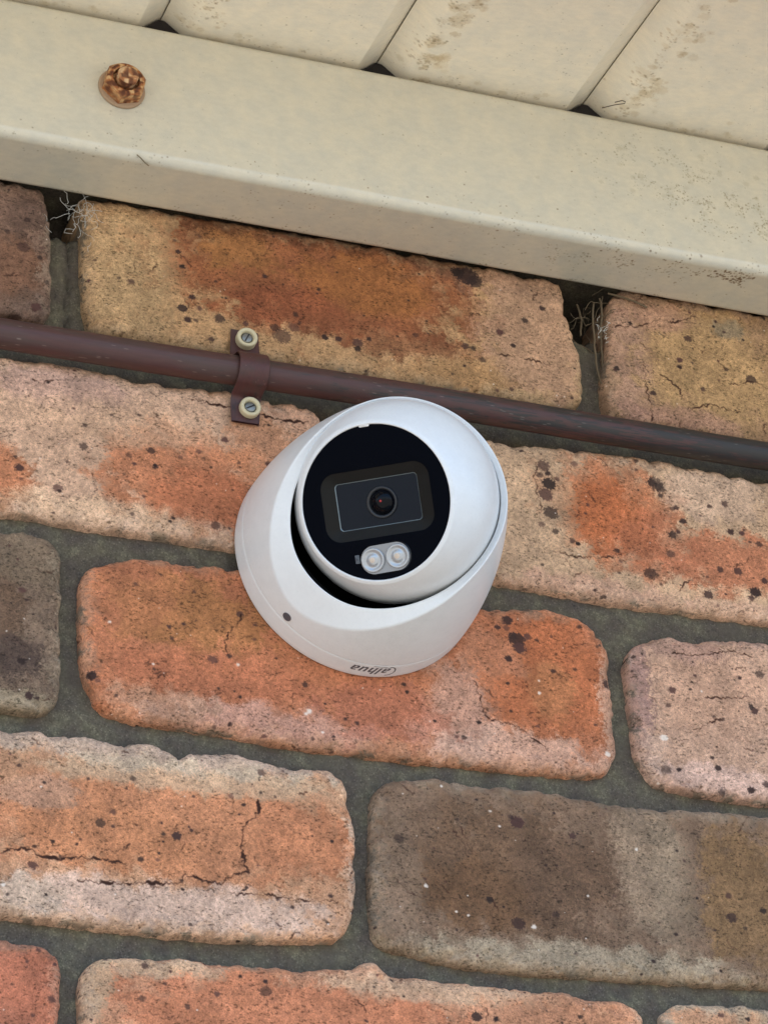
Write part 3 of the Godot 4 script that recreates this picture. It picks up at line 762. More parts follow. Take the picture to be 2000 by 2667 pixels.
func build_beam() -> void:
	# a rectangular steel tube lying against the wall; the profile runs from the back of the underside round the front
	var y0 := 76.7
	var y1 := 149.0
	var z0 := 1.2
	var z1 := 36.4
	var r := 4.6
	var profile := []
	for q in [[z0 + r, y0 + r, -PI], [z1 - r, y0 + r, -PI / 2], [z1 - r, y1 - r, 0.0], [z0 + r, y1 - r, PI / 2]]:
		for k in 9:
			var a: float = q[2] + PI / 2 * k / 8
			profile.append(Vector2(q[0] + cos(a) * r, q[1] + sin(a) * r))
		if q[2] == -PI / 2:
			for k in 4:
				profile.append(Vector2(z1, lerpf(y0 + r, y1 - r, (k + 1) / 5.0)))
	profile.append(profile[0])
	var run := PackedFloat32Array([0.0])
	for k in profile.size() - 1:
		run.append(run[k] + profile[k].distance_to(profile[k + 1]))
	var total := run[run.size() - 1]
	var xs := []
	for k in 61:
		xs.append(-1090.0 + k * 40.0)
	var pts := PackedVector3Array()
	var uvs := PackedVector2Array()
	for k in profile.size():
		for x in xs:
			var wave := noise_big.get_noise_2d(x * 0.25, k * 3.0) * 0.25
			pts.append(at(x, profile[k].y + wave * 0.6, profile[k].x + wave))
			uvs.append(Vector2((x + 60.0) / 460.0, run[k] / total))
	# grime, in millimetres along the beam from x = -60 and round the profile from the underside's back
	var u := func(x: float) -> float: return x + 60.0
	var clusters := [
		[u.call(170), 5, 230, 5, 900, 0.4, 112, 96, 74, 0.55], [u.call(150), 14, 240, 14, 500, 0.3, 128, 112, 88, 0.5], [u.call(170), 38, 240, 8, 420, 0.34, 116, 98, 74, 0.6], [u.call(200), 106, 220, 6, 300, 0.32, 132, 112, 84, 0.5], [u.call(12), 66, 16, 8, 90, 0.4, 134, 120, 108, 0.45],
		[u.call(268), 80, 40, 15, 900, 0.36, 128, 120, 96, 0.6], [u.call(296), 66, 34, 13, 900, 0.38, 122, 110, 86, 0.65], [u.call(285), 70, 60, 26, 260, 1.1, 168, 158, 132, 0.3],
		[u.call(258), 92, 22, 10, 160, 0.3, 130, 122, 98, 0.5], [u.call(318), 58, 22, 10, 220, 0.34, 120, 106, 82, 0.6],
		[u.call(285), 31, 70, 9, 620, 0.42, 104, 84, 62, 0.75], [u.call(250), 22, 60, 10, 130, 0.34, 112, 100, 80, 0.6],
		[u.call(305), 29, 18, 5, 220, 0.6, 92, 70, 50, 0.8], [u.call(235), 24, 40, 8, 200, 0.5, 120, 104, 80, 0.5], [u.call(200), 30, 70, 10, 120, 0.34, 110, 92, 70, 0.6],
		[u.call(120), 30, 90, 10, 110, 0.32, 120, 104, 80, 0.55], [u.call(95), 28, 30, 7, 90, 0.34, 132, 100, 82, 0.6],
		[u.call(-5), 34, 40, 9, 110, 0.4, 118, 108, 88, 0.6], [u.call(25), 50, 22, 10, 70, 0.32, 118, 108, 96, 0.6],
		[u.call(40), 92, 40, 30, 40, 0.3, 120, 110, 90, 0.5], [u.call(-20), 98, 30, 14, 50, 0.3, 126, 120, 104, 0.45],
		[u.call(12), 76, 12, 8, 60, 0.5, 150, 136, 126, 0.35], [u.call(150), 44, 140, 6, 90, 0.4, 108, 88, 66, 0.65],
		[u.call(230), 100, 60, 8, 60, 0.3, 150, 130, 100, 0.4], [u.call(170), 70, 80, 24, 40, 0.3, 118, 104, 84, 0.6]]
	var m := metal_paint(460.0, total, Color8(207, 199, 178), clusters, 61, 0.27)
	var st := SurfaceTool.new()
	st.append_from(sheet(pts, xs.size(), profile.size(), false, uvs, true), 0, Transform3D())
	var o := part("steel_beam", st.commit(), m, self)
	tag(o, "beige painted steel beam with rounded edge running above the bricks", "beam")


# ---------------------------------------------------------------- roof sheet
func build_roof() -> void:
	var roof := thing("patio_roof", "cream ribbed metal roof sheet seen from below above the beam", "roof", Vector3.ZERO)
	var looks := []
	for k in 3:
		var s: Array = [[1.0, 0.6], [0.75, 0.9], [1.5, 1.6]][k]
		var clusters := [
			[19, 60, 8, 90, 170 * s[0], 2.2, 196, 168, 124, 0.30], [20, 100, 7, 60, 90 * s[1], 1.6, 176, 146, 104, 0.34], [50, 36, 60, 4, 60, 1.4, 204, 184, 146, 0.3],
			[14, 40, 9, 60, 240 * s[0], 0.5, 176, 148, 110, 0.5], [15, 110, 8, 70, 200 * s[0], 0.5, 172, 142, 104, 0.5], [18, 70, 7, 90, 160 * s[1], 0.42, 140, 118, 86, 0.6],
			[17, 60, 6, 30, 90 * s[1], 0.7, 134, 112, 80, 0.5], [60, 80, 40, 60, 170 * s[1], 0.32, 140, 124, 94, 0.6], [50, 34, 50, 4, 70, 0.35, 142, 122, 92, 0.6], [80, 50, 20, 30, 60 * s[1], 0.3, 136, 122, 94, 0.6]]
		looks.append(metal_paint(104.0, 440.0, Color8(243, 231, 207), clusters, 71 + k * 9, 0.5))
	var shade_paint := paint(Color8(34, 28, 25), 0.95)
	var pitch := 101.0
	var depth := 320.0
	for n in range(-11, 13):
		var x0 := 33.0 + n * pitch
		# from the top of one rib, down to the pan, across it, and up to the next rib
		var profile := [Vector2(0.0, 8.7), Vector2(0.8, 8.3), Vector2(10.5, 0.8), Vector2(13.0, 0.0), Vector2(30, -0.1), Vector2(60, -0.1), Vector2(88.8, 0.0), Vector2(89.3, 0.15), Vector2(89.8, 0.5), Vector2(98.8, 7.6), Vector2(100.6, 9.0)]
		var top := profile.duplicate()
		top.reverse()
		var loop := profile.duplicate()
		for p in top:
			loop.append(p + Vector2(0, 1.0))
		loop.append(profile[0])
		var pts := PackedVector3Array()
		var uvs := PackedVector2Array()
		var steps := 12
		for p in loop:
			for k in steps + 1:
				var z := 2.0 + depth * k / steps
				var sag := noise_big.get_noise_2d(x0 + p.x * 0.5, z * 0.3) * 0.35
				pts.append(at(x0 + p.x, 151.4 + p.y - 0.035 * (z - 36.0) + sag, z))
				uvs.append(Vector2((p.x + 1.5) / 104.0, z / 444.0))
		var o := part("panel", sheet(pts, steps + 1, loop.size(), false, uvs), looks[posmod(n + 1, 3)], roof)
		# an added dark plug stands for the shade and dirt in each rib opening
		var plug := SurfaceTool.new()
		plug.begin(Mesh.PRIMITIVE_TRIANGLES)
		plug.append_from(wedge([Vector2(-12.5, -0.1), Vector2(-1.6, 9.6), Vector2(1.2, 9.4), Vector2(12.5, -0.1)], 8.0, 28.5), 0, Transform3D(Basis(), at(x0, 149.4, 0)))
		part("rib_shade", plug.commit(), shade_paint, roof)
	# the ends of the sheet are closed by a flashing behind the beam
	var bm := BoxMesh.new()
	bm.size = Vector3(2.42, 0.02, 0.26)
	var f := part("flashing", bm, paint(Color8(214, 202, 172), 0.5), roof)
	f.position = at(115, 178, 134)


# ---------------------------------------------------------------- pipe and clip
func build_pipe() -> void:
	var im := Image.create(512, 128, false, Image.FORMAT_RGB8)
	for y in 128:
		for x in 512:
			var gc := (grain_c[((y * 2) % GRAIN) * GRAIN + x] - 128) / 128.0
			var gb := (grain_b[((y * 3) % GRAIN) * GRAIN + (x / 2)] - 128) / 128.0
			var f := 1.0 + gc * 0.12 + gb * 0.08
			var c := Color8(80, 47, 44).lerp(Color8(66, 46, 42), clampf(0.5 + gc, 0.0, 1.0))
			# a black crust of old dirt, in patches that join up towards the right
			var crust := smoothstep(0.0, 0.3, gb * 0.6 + gc * 0.5 + (x - 270) / 260.0)
			c = c.lerp(Color8(38, 35, 33), crust * 0.95)
			if absf(gb) < 0.015 and gc > 0.1:
				c = c.lerp(Color8(150, 140, 130), 0.5)
			im.set_pixel(x, y, Color(c.r * f, c.g * f, c.b * f))
	var m := paint(Color.WHITE, 0.5)
	m.albedo_texture = ImageTexture.create_from_image(im)
	var pts := PackedVector3Array()
	var uvs := PackedVector2Array()
	var columns := 121
	for i in 33:
		var a := TAU * i / 32
		for k in columns:
			var x := -1080.0 + 2400.0 * k / (columns - 1)
			var y := -2.0 + noise_big.get_noise_2d(x * 0.08, 3.0) * 1.3
			pts.append(at(x, y + sin(a) * 6.4, 7.0 + cos(a) * 6.4))
			uvs.append(Vector2((x + 60.0) / 460.0, float(i) / 32))
	var o := part("wall_pipe", sheet(pts, columns, 33, false, uvs), m, self)
	tag(o, "thin dark brown conduit pipe running along the bricks behind the camera", "pipe")

	var clip := thing("pipe_clip", "brown saddle clip holding the conduit with two cream-ringed screws", "pipe clip", at(75.5, -2, 0))
	var brown := paint(Color8(98, 62, 58), 0.5)
	brown.albedo_texture = m.albedo_texture
	brown.albedo_color = Color(1.0, 0.9, 0.9)
	# the strap: a band bent over the pipe, its two tabs flat on the bricks
	var path := []
	path.append(Vector2(24.2, 1.4))
	path.append(Vector2(14.0, 1.6))
	path.append(Vector2(10.4, 1.9))
	path.append(Vector2(8.6, 3.4))
	for k in 13:
		var a := deg_to_rad(20.0 + 140.0 * k / 12)
		path.append(Vector2(cos(a) * 8.0, 7.0 + sin(a) * 8.0 - (0.0)))
	path.append(Vector2(-8.8, 3.6))
	path.append(Vector2(-10.6, 1.9))
	path.append(Vector2(-14.0, 1.6))
	path.append(Vector2(-21.4, 1.4))
	var strap := PackedVector3Array()
	var strap_uv := PackedVector2Array()
	var across := [[-6.6, 0.0], [-6.2, 0.45], [6.2, 0.45], [6.6, 0.0], [6.2, -0.9], [-6.2, -0.9], [-6.6, 0.0]]
	for k in path.size():
		var p: Vector2 = path[k]
		var t: Vector2 = (path[mini(k + 1, path.size() - 1)] - path[maxi(k - 1, 0)]).normalized()
		var out := Vector2(-t.y, t.x) * -1.0
		if out.y < 0 and k > 3 and k < path.size() - 4:
			out = -out
		if k <= 3 or k >= path.size() - 4:
			out = out if out.y > 0 else -out
		for q in across:
			var tab := 1.0
			if k == 0 or k == path.size() - 1:
				tab = 0.93
			var yz: Vector2 = p + out * q[1]
			strap.append(Vector3(q[0] * tab + 0.02 * p.x, yz.x, yz.y) * 0.001)
			strap_uv.append(Vector2(k * 0.02, q[0] * 0.02))
	part("strap", sheet(strap, across.size(), path.size(), false, strap_uv, true), brown, clip)
	var cream := paint(Color8(200, 188, 154), 0.55)
	var steel := paint(Color8(128, 128, 124), 0.38, 0.8)
	var dark := paint(Color8(34, 32, 30), 0.7)
	for q in [[0.6, 19.0, 4.6, 0.9], [1.2, -14.8, 3.6, 0.3]]:
		var screw := Node3D.new()
		screw.position = Vector3(q[0], q[1], 1.6) * 0.001
		screw.rotation = Vector3(0.06, -0.10 * q[3], 0.2 + q[3])
		named(screw, "screw", clip)
		var tall: float = q[2]
		part("sleeve", lathe(PackedVector2Array([Vector2(4.3, -1.5), Vector2(4.5, 0.0), Vector2(4.6, tall - 0.9), Vector2(4.35, tall - 0.3), Vector2(3.9, tall), Vector2(3.2, tall - 0.1), Vector2(2.75, tall - 0.7), Vector2(2.5, tall - 1.8), Vector2(2.5, tall - 3.0)]), 40), cream, screw)
		part("head", lathe(PackedVector2Array([Vector2(2.45, tall - 3.2), Vector2(2.4, tall - 1.3), Vector2(2.1, tall - 0.95), Vector2(1.0, tall - 0.8), Vector2(0.0, tall - 0.78)]), 28), steel, screw)
		var slot := BoxMesh.new()
		slot.size = Vector3(3.9, 0.6, 0.5) * 0.001
		var s := part("slot", slot, dark, screw)
		s.position = Vector3(0, 0, tall - 0.95) * 0.001


# ---------------------------------------------------------------- security camera
func wedge(outline: Array, z0: float, z1: float) -> ArrayMesh:
	var st := SurfaceTool.new()
	st.begin(Mesh.PRIMITIVE_TRIANGLES)
	st.set_smooth_group(-1)
	var flat := PackedVector2Array(outline)
	var tri := Geometry2D.triangulate_polygon(flat)
	for side in [z0, z1]:
		for k in tri:
			st.add_vertex(Vector3(flat[k].x, flat[k].y, side) * 0.001)
	for k in flat.size():
		var a := flat[k]
		var b := flat[(k + 1) % flat.size()]
		for q in [[a, z0], [b, z0], [a, z1], [b, z0], [b, z1], [a, z1]]:
			st.add_vertex(Vector3(q[0].x, q[0].y, q[1]) * 0.001)
	st.generate_normals()
	return st.commit()


func table(rows: Array, v: float) -> float:
	# smooth interpolation in a list of [where, value]
	for k in rows.size() - 1:
		if v <= rows[k + 1][0]:
			var p1: float = rows[k][1]
			var p2: float = rows[k + 1][1]
			var p0: float = rows[maxi(k - 1, 0)][1] if k > 0 else rows[1][1]
			var p3: float = rows[k + 2][1] if k + 2 < rows.size() else rows[k][1]
			var t: float = (v - rows[k][0]) / (rows[k + 1][0] - rows[k][0])
			return cubic_interpolate(p1, p2, p0, p3, t)
	return rows[rows.size() - 1][1]


func shell_radius(z: float) -> float:
	return 53.36 + 0.0076 * z - 0.0032 * z * z


func build_security_camera() -> void:
	var axis := Vector2(122.3, -81.94)
	var cam := thing("security_camera", "white turret security camera with black glass face on the bricks", "camera", at(axis.x, axis.y, 0.0))
	var white := paint(Color8(229, 230, 231), 0.30)
	var dust := Image.create(256, 256, false, Image.FORMAT_RGB8)
	for y in 256:
		for x in 256:
			var v := 0.975 + (grain_c[y * 2 * GRAIN + x * 2] - 128) * 0.00012 + (grain_b[y * 2 * GRAIN + x * 2] - 128) * 0.00010
			if grain_a[y * GRAIN + x] > 226:
				v -= 0.06
			dust.set_pixel(x, y, Color(v, v, v * 0.995))
	white.albedo_texture = ImageTexture.create_from_image(dust)
	white.uv1_triplanar = true
	white.uv1_scale = Vector3(11, 11, 11)
	var black := paint(Color8(16, 16, 18), 0.3)

	# the housing: a bulged skirt whose front is cut on a slant towards the lower left
	var crease := [[0.0, 20.8], [20.0, 25.6], [40.0, 35.6], [60.0, 47.6], [80.0, 58.6], [100.0, 65.4], [120.0, 68.4], [140.0, 69.6], [160.0, 70.2], [180.0, 70.5]]
	var opening := [[0.0, 33.8], [20.0, 35.3], [40.0, 40.8], [60.0, 48.2], [80.0, 55.4], [100.0, 61.6], [120.0, 65.2], [140.0, 67.2], [160.0, 68.4], [180.0, 69.0]]
	var steps := 200
	var profiles := []
	for i in steps:
		var phi := 360.0 * i / steps
		var off := absf(wrapf(phi + 134.5, -180.0, 180.0))
		var zc := table(crease, off)
		var zi := table(opening, off)
		var ri := 53.65 - 0.246 * zi
		var line := PackedVector2Array()
		for q in [0.2, 1.0, 3.0, 6.0, 9.0, 10.1, 10.35, 10.6, 10.85, 11.1]:
			var dent := 0.28 if q > 10.2 and q < 10.8 else 0.0
			line.append(Vector2(shell_radius(q) - dent - (0.35 if q < 0.5 else 0.0), q))
		for k in 12:
			var z := lerpf(12.0, zc - 1.4, (k + 1) / 12.0)
			line.append(Vector2(shell_radius(z), z))
		var a := Vector2(shell_radius(zc - 1.1), zc - 1.1)
		var b := Vector2(shell_radius(zc), zc)
		var inner := Vector2(ri, zi)
		var c := b + (inner - b).limit_length(1.0)
		for k in 6:
			var t := k / 5.0
			line.append(a.lerp(b, t).lerp(b.lerp(c, t), t))
		var mid := c.lerp(inner, 0.5)
		line.append(c.lerp(mid, 0.4))
		line.append(mid)
		line.append(mid.lerp(inner, 0.6))
		line.append(inner - (inner - mid).limit_length(0.5))
		line.append(inner + Vector2(-0.25, -0.15))
		line.append(inner + Vector2(-0.35, -0.7))
		line.append(inner + Vector2(0.2, -3.0))
		line.append(inner + Vector2(0.8, -9.0))
		profiles.append(line)
	var rows: int = profiles[0].size()
	var pts := PackedVector3Array()
	for j in rows:
		for i in steps:
			var a := TAU * i / steps
			var q: Vector2 = profiles[i][j]
			pts.append(Vector3(cos(a) * q.x, sin(a) * q.x, q.y) * 0.001)
	var housing := part("housing", sheet(pts, steps, rows, true), white, cam)
	part("inner_collar", lathe(PackedVector2Array([Vector2(44.0, 34.0), Vector2(43.6, 28.0), Vector2(42.0, 20.0), Vector2(38.0, 12.0), Vector2(30.0, 6.0), Vector2(0.0, 4.0)]), 80), black, cam)
	# microphone hole
	var mic_at := deg_to_rad(-133.9)
	var mic := part("microphone", lathe(PackedVector2Array([Vector2(2.0, 0.05), Vector2(1.95, 0.3), Vector2(1.7, 0.34), Vector2(1.5, 0.2), Vector2(0.6, 0.18), Vector2(0.5, 0.34), Vector2(0.0, 0.36)]), 24), paint(Color8(84, 86, 94), 0.3, 0.2), cam)
	mic.transform = Transform3D(Basis(Vector3(-sin(mic_at), cos(mic_at), 0), Vector3(-cos(mic_at) * 0.1, -sin(mic_at) * 0.1, 0.995), Vector3(cos(mic_at), sin(mic_at), 0.1)).orthonormalized(), Vector3(cos(mic_at) * shell_radius(13.9), sin(mic_at) * shell_radius(13.9), 13.9) * 0.001)
	build_logo(housing)

	# the ball, turned to look down and to the left
	var n := Vector3(-0.6184, -0.4588, 0.6370).normalized()
	var ex := Vector3(0.766, -0.06, 0.64)
	ex = (ex - n * ex.dot(n)).normalized()
	var ey := n.cross(ex)
	var ball := Node3D.new()
	ball.transform = Transform3D(Basis(ex, ey, n), Vector3(121.62 - axis.x, -80.26 - axis.y, 48.2) * 0.001)
	named(ball, "ball", cam)
	var shell := PackedVector2Array()
	for k in 30:
		var t := deg_to_rad(lerpf(172.0, 52.6, k / 29.0))
		shell.append(Vector2(sin(t) * 41.2, cos(t) * 41.2))
	for q in [[32.5, 25.4 - 0.1], [32.1, 25.5], [31.7, 25.75], [31.3, 25.95], [30.95, 25.95], [30.75, 25.6], [30.7, 25.0]]:
		shell.append(Vector2(q[0], q[1]))
	part("shell", lathe(shell, 128), white, ball)
	# black front glass with a rounded opening
	var glass := paint(Color8(10, 12, 18), 0.07, 0.0, 0.06)
	var hole := rounded_rect(Vector2(0.4, -0.1), Vector2(45.6, 27.4), 6.5, 24)
	var count := hole.size()
	var disc := PackedVector3Array()
	for j in 5:
		for i in count:
			var h := hole[i]
			var rim := h.normalized() * 30.72
			var p := h.lerp(rim, [0.0, 0.0, 0.33, 0.7, 1.0][j])
			disc.append(Vector3(p.x, p.y, 25.45 if j > 0 else 24.9) * 0.001)
	part("front_glass", sheet(disc, count, 5, true, PackedVector2Array(), true), glass, ball)
	# the slanted surround of the window
	var window := rounded_rect(Vector2(0.35, -0.1), Vector2(34.6, 18.9), 1.6, 24)
	part("window_surround", band(hole, 25.1, window, 23.4), paint(Color8(20, 19, 17), 0.5, 0.0, 0.3), ball)
	part("window_edge", band(window, 23.5, rounded_rect(Vector2(0.35, -0.1), Vector2(34.0, 18.3), 1.4, 24), 23.15), paint(Color8(116, 128, 132), 0.3, 0.2), ball)
	part("window", band(rounded_rect(Vector2(0.35, -0.1), Vector2(34.0, 18.3), 1.4, 24), 23.15, rounded_rect(Vector2(0.35, -0.1), Vector2(0.02, 0.02), 0.01, 24), 23.15), paint(Color8(27, 31, 38), 0.25, 0.0, 0.2), ball)
	var lens := Node3D.new()
	lens.position = Vector3(1.82, -0.36, 23.15) * 0.001
	named(lens, "lens", ball)
	part("barrel", lathe(PackedVector2Array([Vector2(6.35, -0.05), Vector2(6.35, 0.5), Vector2(6.1, 0.75), Vector2(5.5, 0.72), Vector2(5.1, 0.3), Vector2(4.9, 0.1)]), 56), paint(Color8(22, 25, 31), 0.4), lens)
	var dome := PackedVector2Array()
	for k in 10:
		var t := deg_to_rad(lerpf(62.0, 0.0, k / 9.0))
		dome.append(Vector2(sin(t) * 5.6, cos(t) * 5.6 - 2.5))
	part("front_element", lathe(dome, 48), paint(Color8(10, 11, 16), 0.05, 0.0, 0.25), lens)
	var glow := paint(Color8(120, 30, 34), 0.4)
	glow.emission_enabled = true
	glow.emission = Color(0.75, 0.12, 0.12)
	glow.emission_energy_multiplier = 0.12
	var spark := part("status_light", lathe(PackedVector2Array([Vector2(0.5, 0.0), Vector2(0.36, 0.25), Vector2(0.0, 0.34)]), 16), glow, lens)
	spark.position = Vector3(0.35, 0.4, 3.02) * 0.001
	# lamp pair under the window
	var lamp := Node3D.new()
	lamp.position = Vector3(0.8, -22.4, 25.45) * 0.001
	lamp.rotation.z = 0.02
	named(lamp, "led_lamp", ball)
	part("rim", band(rounded_rect(Vector2.ZERO, Vector2(21.4, 12.2), 6.0, 24), 0.0, rounded_rect(Vector2.ZERO, Vector2(20.4, 11.2), 5.5, 24), 0.7), paint(Color8(18, 19, 22), 0.15), lamp)
	part("tray", band(rounded_rect(Vector2.ZERO, Vector2(20.4, 11.2), 5.5, 24), 0.7, rounded_rect(Vector2.ZERO, Vector2(0.1, 0.05), 0.02, 24), 0.25), paint(Color8(140, 142, 146), 0.28, 0.35), lamp)
	for s in [-5.2, 5.2]:
		var led := Node3D.new()
		led.position = Vector3(s, 0, 0.3) * 0.001
		named(led, "led", lamp)
		part("reflector", lathe(PackedVector2Array([Vector2(4.9, 0.0), Vector2(4.8, 0.9), Vector2(4.4, 1.15), Vector2(3.9, 0.9), Vector2(3.1, 0.35), Vector2(2.6, 0.45), Vector2(2.2, 0.9), Vector2(1.4, 1.3), Vector2(0.0, 1.45)]), 40), paint(Color8(176, 178, 180), 0.2, 0.35), led)
		part("chip", lathe(PackedVector2Array([Vector2(1.1, 1.33), Vector2(0.8, 1.5), Vector2(0.0, 1.55)]), 20), paint(Color8(204, 186, 168), 0.4), led)
	var sensor := part("light_sensor", band(rounded_rect(Vector2.ZERO, Vector2(1.9, 3.4), 0.3, 6), 0.0, rounded_rect(Vector2.ZERO, Vector2(0.02, 0.04), 0.01, 6), 0.25), paint(Color8(70, 78, 88), 0.2, 0.2), ball)
	sensor.position = Vector3(-11.0, -21.3, 25.47) * 0.001
	var tab := part("notch", band(rounded_rect(Vector2.ZERO, Vector2(4.4, 1.3), 0.6, 8), 0.0, rounded_rect(Vector2.ZERO, Vector2(0.1, 0.04), 0.01, 8), 0.5), white, ball)
	tab.position = Vector3(-0.4, 30.6, 25.5) * 0.001


func rounded_rect(center: Vector2, size: Vector2, radius: float, per_corner: int) -> PackedVector2Array:
	var out := PackedVector2Array()
	var r := minf(radius, minf(size.x, size.y) * 0.5)
	for q in [[1, 1, 0.0], [-1, 1, PI / 2], [-1, -1, PI], [1, -1, PI * 1.5]]:
		for k in per_corner:
			var a: float = q[2] + PI / 2 * k / (per_corner - 1)
			out.append(center + Vector2(q[0] * (size.x * 0.5 - r), q[1] * (size.y * 0.5 - r)) + Vector2(cos(a), sin(a)) * r)
		var from := out[out.size() - 1]
		var along: Vector2 = [Vector2(-1, 0), Vector2(0, -1), Vector2(1, 0), Vector2(0, 1)][out.size() / (per_corner + 16)]
		var length := (size.x if along.x != 0 else size.y) - 2.0 * r
		for k in 16:
			out.append(from + along * length * (k + 1) / 17.0)
	return out


func band(outer: PackedVector2Array, z_outer: float, inner: PackedVector2Array, z_inner: float) -> ArrayMesh:
	var pts := PackedVector3Array()
	for p in outer:
		pts.append(Vector3(p.x, p.y, z_outer) * 0.001)
	for k in 3:
		for i in outer.size():
			var p := outer[i].lerp(inner[i], (k + 1) / 3.0)
			pts.append(Vector3(p.x, p.y, lerpf(z_outer, z_inner, (k + 1) / 3.0)) * 0.001)
	return sheet(pts, outer.size(), 4, true)


func build_logo(housing: Node3D) -> void:
	# grey lettering printed on the skirt; it stands on its head as the camera is mounted
	var ink := paint(Color8(84, 86, 92), 0.5)
	var font := SystemFont.new()
	font.font_names = PackedStringArray(["Droid Sans"])
	font.font_weight = 700
	var text := TextMesh.new()
	text.font = font
	text.text = "alhua"
	text.font_size = 64
	text.pixel_size = 0.001
	text.depth = 0.0
	var arrays := text.get_mesh_arrays()
	var v: PackedVector3Array = arrays[Mesh.ARRAY_VERTEX]
	var lo := Vector3(1e9, 1e9, 0)
	var hi := -lo
	for p in v:
		lo = lo.min(p)
		hi = hi.max(p)
	var st := SurfaceTool.new()
	st.begin(Mesh.PRIMITIVE_TRIANGLES)
	var index: PackedInt32Array = arrays[Mesh.ARRAY_INDEX]
	for k in index:
		var p := v[k]
		var s := (p.x - lo.x) / (hi.x - lo.x)
		var t := (p.y - lo.y) / (hi.y - lo.y)
		var q := on_skirt(lerpf(-79.6, -97.0, s) - t * 1.6, lerpf(8.6, 3.4, t))
		st.set_normal(q[1])
		st.add_vertex(q[0])
	# the swoosh round the first letter, and the stroke over the next ones
	var arc := []
	for k in 23:
		var a := deg_to_rad(lerpf(-100.0, 95.0, k / 22.0))
		arc.append(Vector2(-80.4 + cos(a) * 3.2, 6.0 + sin(a) * 3.3))
	ribbon(st, arc, 0.5)
	ribbon(st, [Vector2(-82.0, 9.4), Vector2(-85.0, 9.55), Vector2(-88.5, 9.6)], 0.3)
	part("logo", st.commit(), ink, housing)


func on_skirt(phi: float, z: float) -> Array:
	var a := deg_to_rad(phi)
	var out := Vector3(cos(a), sin(a), 0)
	return [(out * (shell_radius(z) + 0.06) + Vector3(0, 0, z)) * 0.001, out]


func ribbon(st: SurfaceTool, line: Array, width: float) -> void:
	for k in line.size() - 1:
		var a: Vector2 = line[k]
		var b: Vector2 = line[k + 1]
		var d := Vector2((b.x - a.x) * 0.93, b.y - a.y).normalized()
		var side := Vector2(-d.y / 0.93, d.x) * width * 0.5
		for q in [a - side, a + side, b + side, a - side, b + side, b - side]:
			var w := on_skirt(q.x, q.y)
			st.set_normal(w[1])
			st.add_vertex(w[0])


# ---------------------------------------------------------------- rusty bolt
func build_bolt() -> void:
	var bolt := thing("hex_bolt", "rusty hex nut and bolt end on the beige beam", "bolt", at(11.8, 110.6, 36.5))
	var im := Image.create(128, 128, false, Image.FORMAT_RGB8)
	for y in 128:
		for x in 128:
			var gb := grain_b[y * GRAIN + x] / 255.0
			var ga := grain_a[y * GRAIN + x] / 255.0
			var c := Color8(160, 98, 52).lerp(Color8(92, 50, 26), smoothstep(0.50, 0.36, gb))
			c = c.lerp(Color8(204, 164, 114), smoothstep(0.56, 0.70, gb))
			var f := 0.92 + 0.16 * ga
			im.set_pixel(x, y, Color(c.r * f, c.g * f, c.b * f))
	var rust := paint(Color.WHITE, 0.8)
	rust.albedo_texture = ImageTexture.create_from_image(im)
	rust.uv1_triplanar = true
	rust.uv1_scale = Vector3(14, 14, 14)
	var dusty := paint(Color8(164, 136, 108), 0.85)
	var tip := paint(Color8(186, 142, 94), 0.75)
	part("washer", lathe(PackedVector2Array([Vector2(10.2, 0.0), Vector2(10.3, 0.7), Vector2(10.0, 1.2), Vector2(9.4, 1.5), Vector2(5.0, 1.6)]), 48), dusty, bolt)
	# hexagonal nut: flat flanks, a turned chamfer and a flat top
	var st := SurfaceTool.new()
	st.begin(Mesh.PRIMITIVE_TRIANGLES)
	st.set_smooth_group(-1)
	var steps := 72
	var rows := []
	for q in [[1.5, 9.5, 9.5], [5.9, 9.5, 9.5], [7.6, 9.5, 7.7], [7.6, 5.9, 5.9], [4.6, 5.7, 5.7], [4.4, 4.0, 4.0]]:
		var ring := []
		for i in steps:
			var a := TAU * i / steps
			var sector := fposmod(a, PI / 3) - PI / 6
			var hex := 8.2 / cos(sector)
			var r := minf(hex, q[2])
			var low: float = q[0]
			if q[0] == 5.9:   # the chamfer bites deepest at the corners
				low = 7.3 - (hex - 8.2) * 1.15
			ring.append(Vector3(cos(a + 0.30) * r, sin(a + 0.30) * r, low) * 0.001)
		rows.append(ring)
	for j in rows.size() - 1:
		for i in steps:
			var k := (i + 1) % steps
			for p in [rows[j][i], rows[j + 1][i], rows[j][k], rows[j][k], rows[j + 1][i], rows[j + 1][k]]:
				st.add_vertex(p)
	st.generate_normals()
	part("nut", st.commit(), rust, bolt)
	var thread := PackedVector2Array()
	for k in 9:
		thread.append(Vector2(4.6 if k % 2 == 0 else 4.1, 4.6 + k * 0.7))
	for q in [[4.3, 10.3], [3.6, 10.7], [2.6, 10.75], [2.2, 10.5], [0.0, 10.45]]:
		thread.append(Vector2(q[0], q[1]))
	tip.albedo_texture = rust.albedo_texture
	tip.albedo_color = Color(1.05, 1.1, 1.2)
	tip.uv1_triplanar = true
	tip.uv1_scale = Vector3(12, 12, 12)
	part("bolt_end", lathe(thread, 40), tip, bolt)


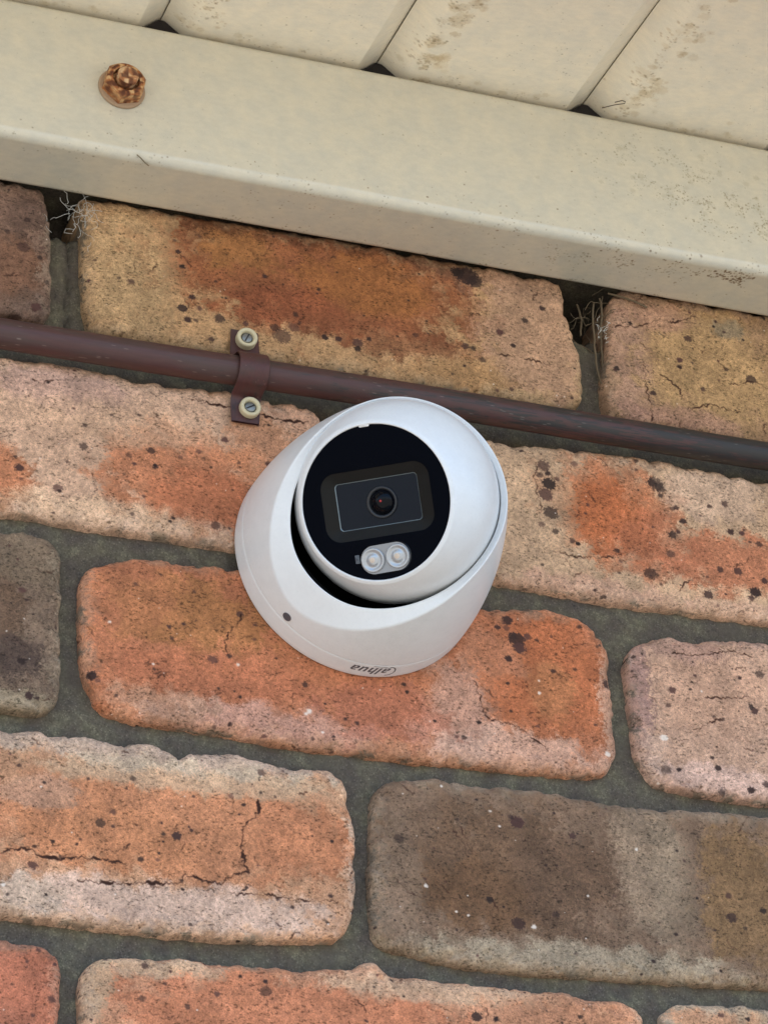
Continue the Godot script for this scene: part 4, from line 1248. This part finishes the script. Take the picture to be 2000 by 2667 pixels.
# ---------------------------------------------------------------- cobwebs and other scraps
func strands(center: Vector3, spread: Vector3, count: int, length: float, radius: float, seed_value: int) -> ArrayMesh:
	var r := RandomNumberGenerator.new()
	r.seed = seed_value
	var st := SurfaceTool.new()
	st.begin(Mesh.PRIMITIVE_TRIANGLES)
	for k in count:
		var p := center + Vector3(r.randfn(0, 0.5) * spread.x, r.randfn(0, 0.5) * spread.y, r.randfn(0, 0.5) * spread.z)
		var dir := Vector3(r.randf_range(-1, 1), r.randf_range(-1, 1), r.randf_range(-0.4, 0.4)).normalized()
		var path := PackedVector3Array()
		for s in 9:
			path.append(at(p.x, p.y, p.z))
			dir = (dir + Vector3(r.randfn(0, 0.45), r.randfn(0, 0.45), r.randfn(0, 0.25))).normalized()
			p += dir * length / 8.0
		tube(path, radius * 0.001 * r.randf_range(0.6, 1.3), 5, st)
	return st.commit()


func build_small_things() -> void:
	var web := paint(Color8(196, 192, 182), 0.9)
	var dusty := paint(Color8(104, 88, 66), 0.9)
	var pale := paint(Color8(232, 228, 216), 0.9)
	var o := part("cobweb", strands(Vector3(4, 66, 1.0), Vector3(8, 7, 2), 26, 11.0, 0.085, 5), web, self)
	tag(o, "grey cobweb tuft in the left mortar gap under the beam", "cobweb", "cobwebs under the beam")
	o = part("cobweb", strands(Vector3(244, 62, -6.0), Vector3(4, 16, 3), 14, 14.0, 0.16, 8), dusty, self)
	for line in [[Vector3(246, 74, -5), Vector3(245, 62, -4), Vector3(244.3, 50, -4.5), Vector3(245.6, 36, -6), Vector3(248.5, 22, -7)], [Vector3(249, 76, -4), Vector3(249.4, 66, -3), Vector3(248, 54, -5), Vector3(249, 40, -7)], [Vector3(252, 77.5, -1), Vector3(257, 75.4, 1.0), Vector3(263, 74.0, 1.4), Vector3(270, 72.0, 1.0)], [Vector3(240, 75, -10), Vector3(242, 66, -9), Vector3(241, 58, -10)]]:
		var path := PackedVector3Array()
		for k in 21:
			var f: float = k / 20.0 * (line.size() - 1)
			var i: int = mini(int(f), line.size() - 2)
			var p: Vector3 = line[i].lerp(line[i + 1], f - i)
			path.append(at(p.x + noise_big.get_noise_2d(p.y * 2.0, i) * 0.8, p.y, p.z))
		var strand := part("strand", tube(path, 0.0005, 6).commit(), dusty, o)
		strand.set_meta("label", "brown straw hanging in the gap")
	tag(o, "brown dusty cobweb and straw in the right mortar gap under the beam", "cobweb", "cobwebs under the beam")
	o = part("cobweb", strands(Vector3(248, 58, -2), Vector3(3, 4, 2), 14, 4.0, 0.11, 12), pale, self)
	tag(o, "small white web knot hanging below the brown cobweb in the right gap", "cobweb", "cobwebs under the beam")
	# hairs and straws
	var straw := paint(Color8(122, 108, 82), 0.85)
	o = part("straw", tube(PackedVector3Array([at(18.4, 78.0, 36.2), at(20.3, 77.0, 35.6), at(22.2, 76.3, 34.3), at(24.6, 75.9, 32.9)]), 0.00026, 6).commit(), straw, self)
	tag(o, "short dark straw stuck on the beam's rounded edge below the bolt", "straw")
	var hair := paint(Color8(84, 70, 54), 0.9)
	o = part("insect_thread", tube(PackedVector3Array([at(238, 150.5, 38.4), at(242.5, 150.3, 42.5), at(246.4, 150.2, 44.9), at(246.2, 150.4, 46.0), at(244.5, 150.5, 46.2), at(241.8, 150.4, 44.1)]), 0.00022, 5).commit(), hair, self)
	tag(o, "fine dark looped thread hanging at the rightmost roof rib", "thread")
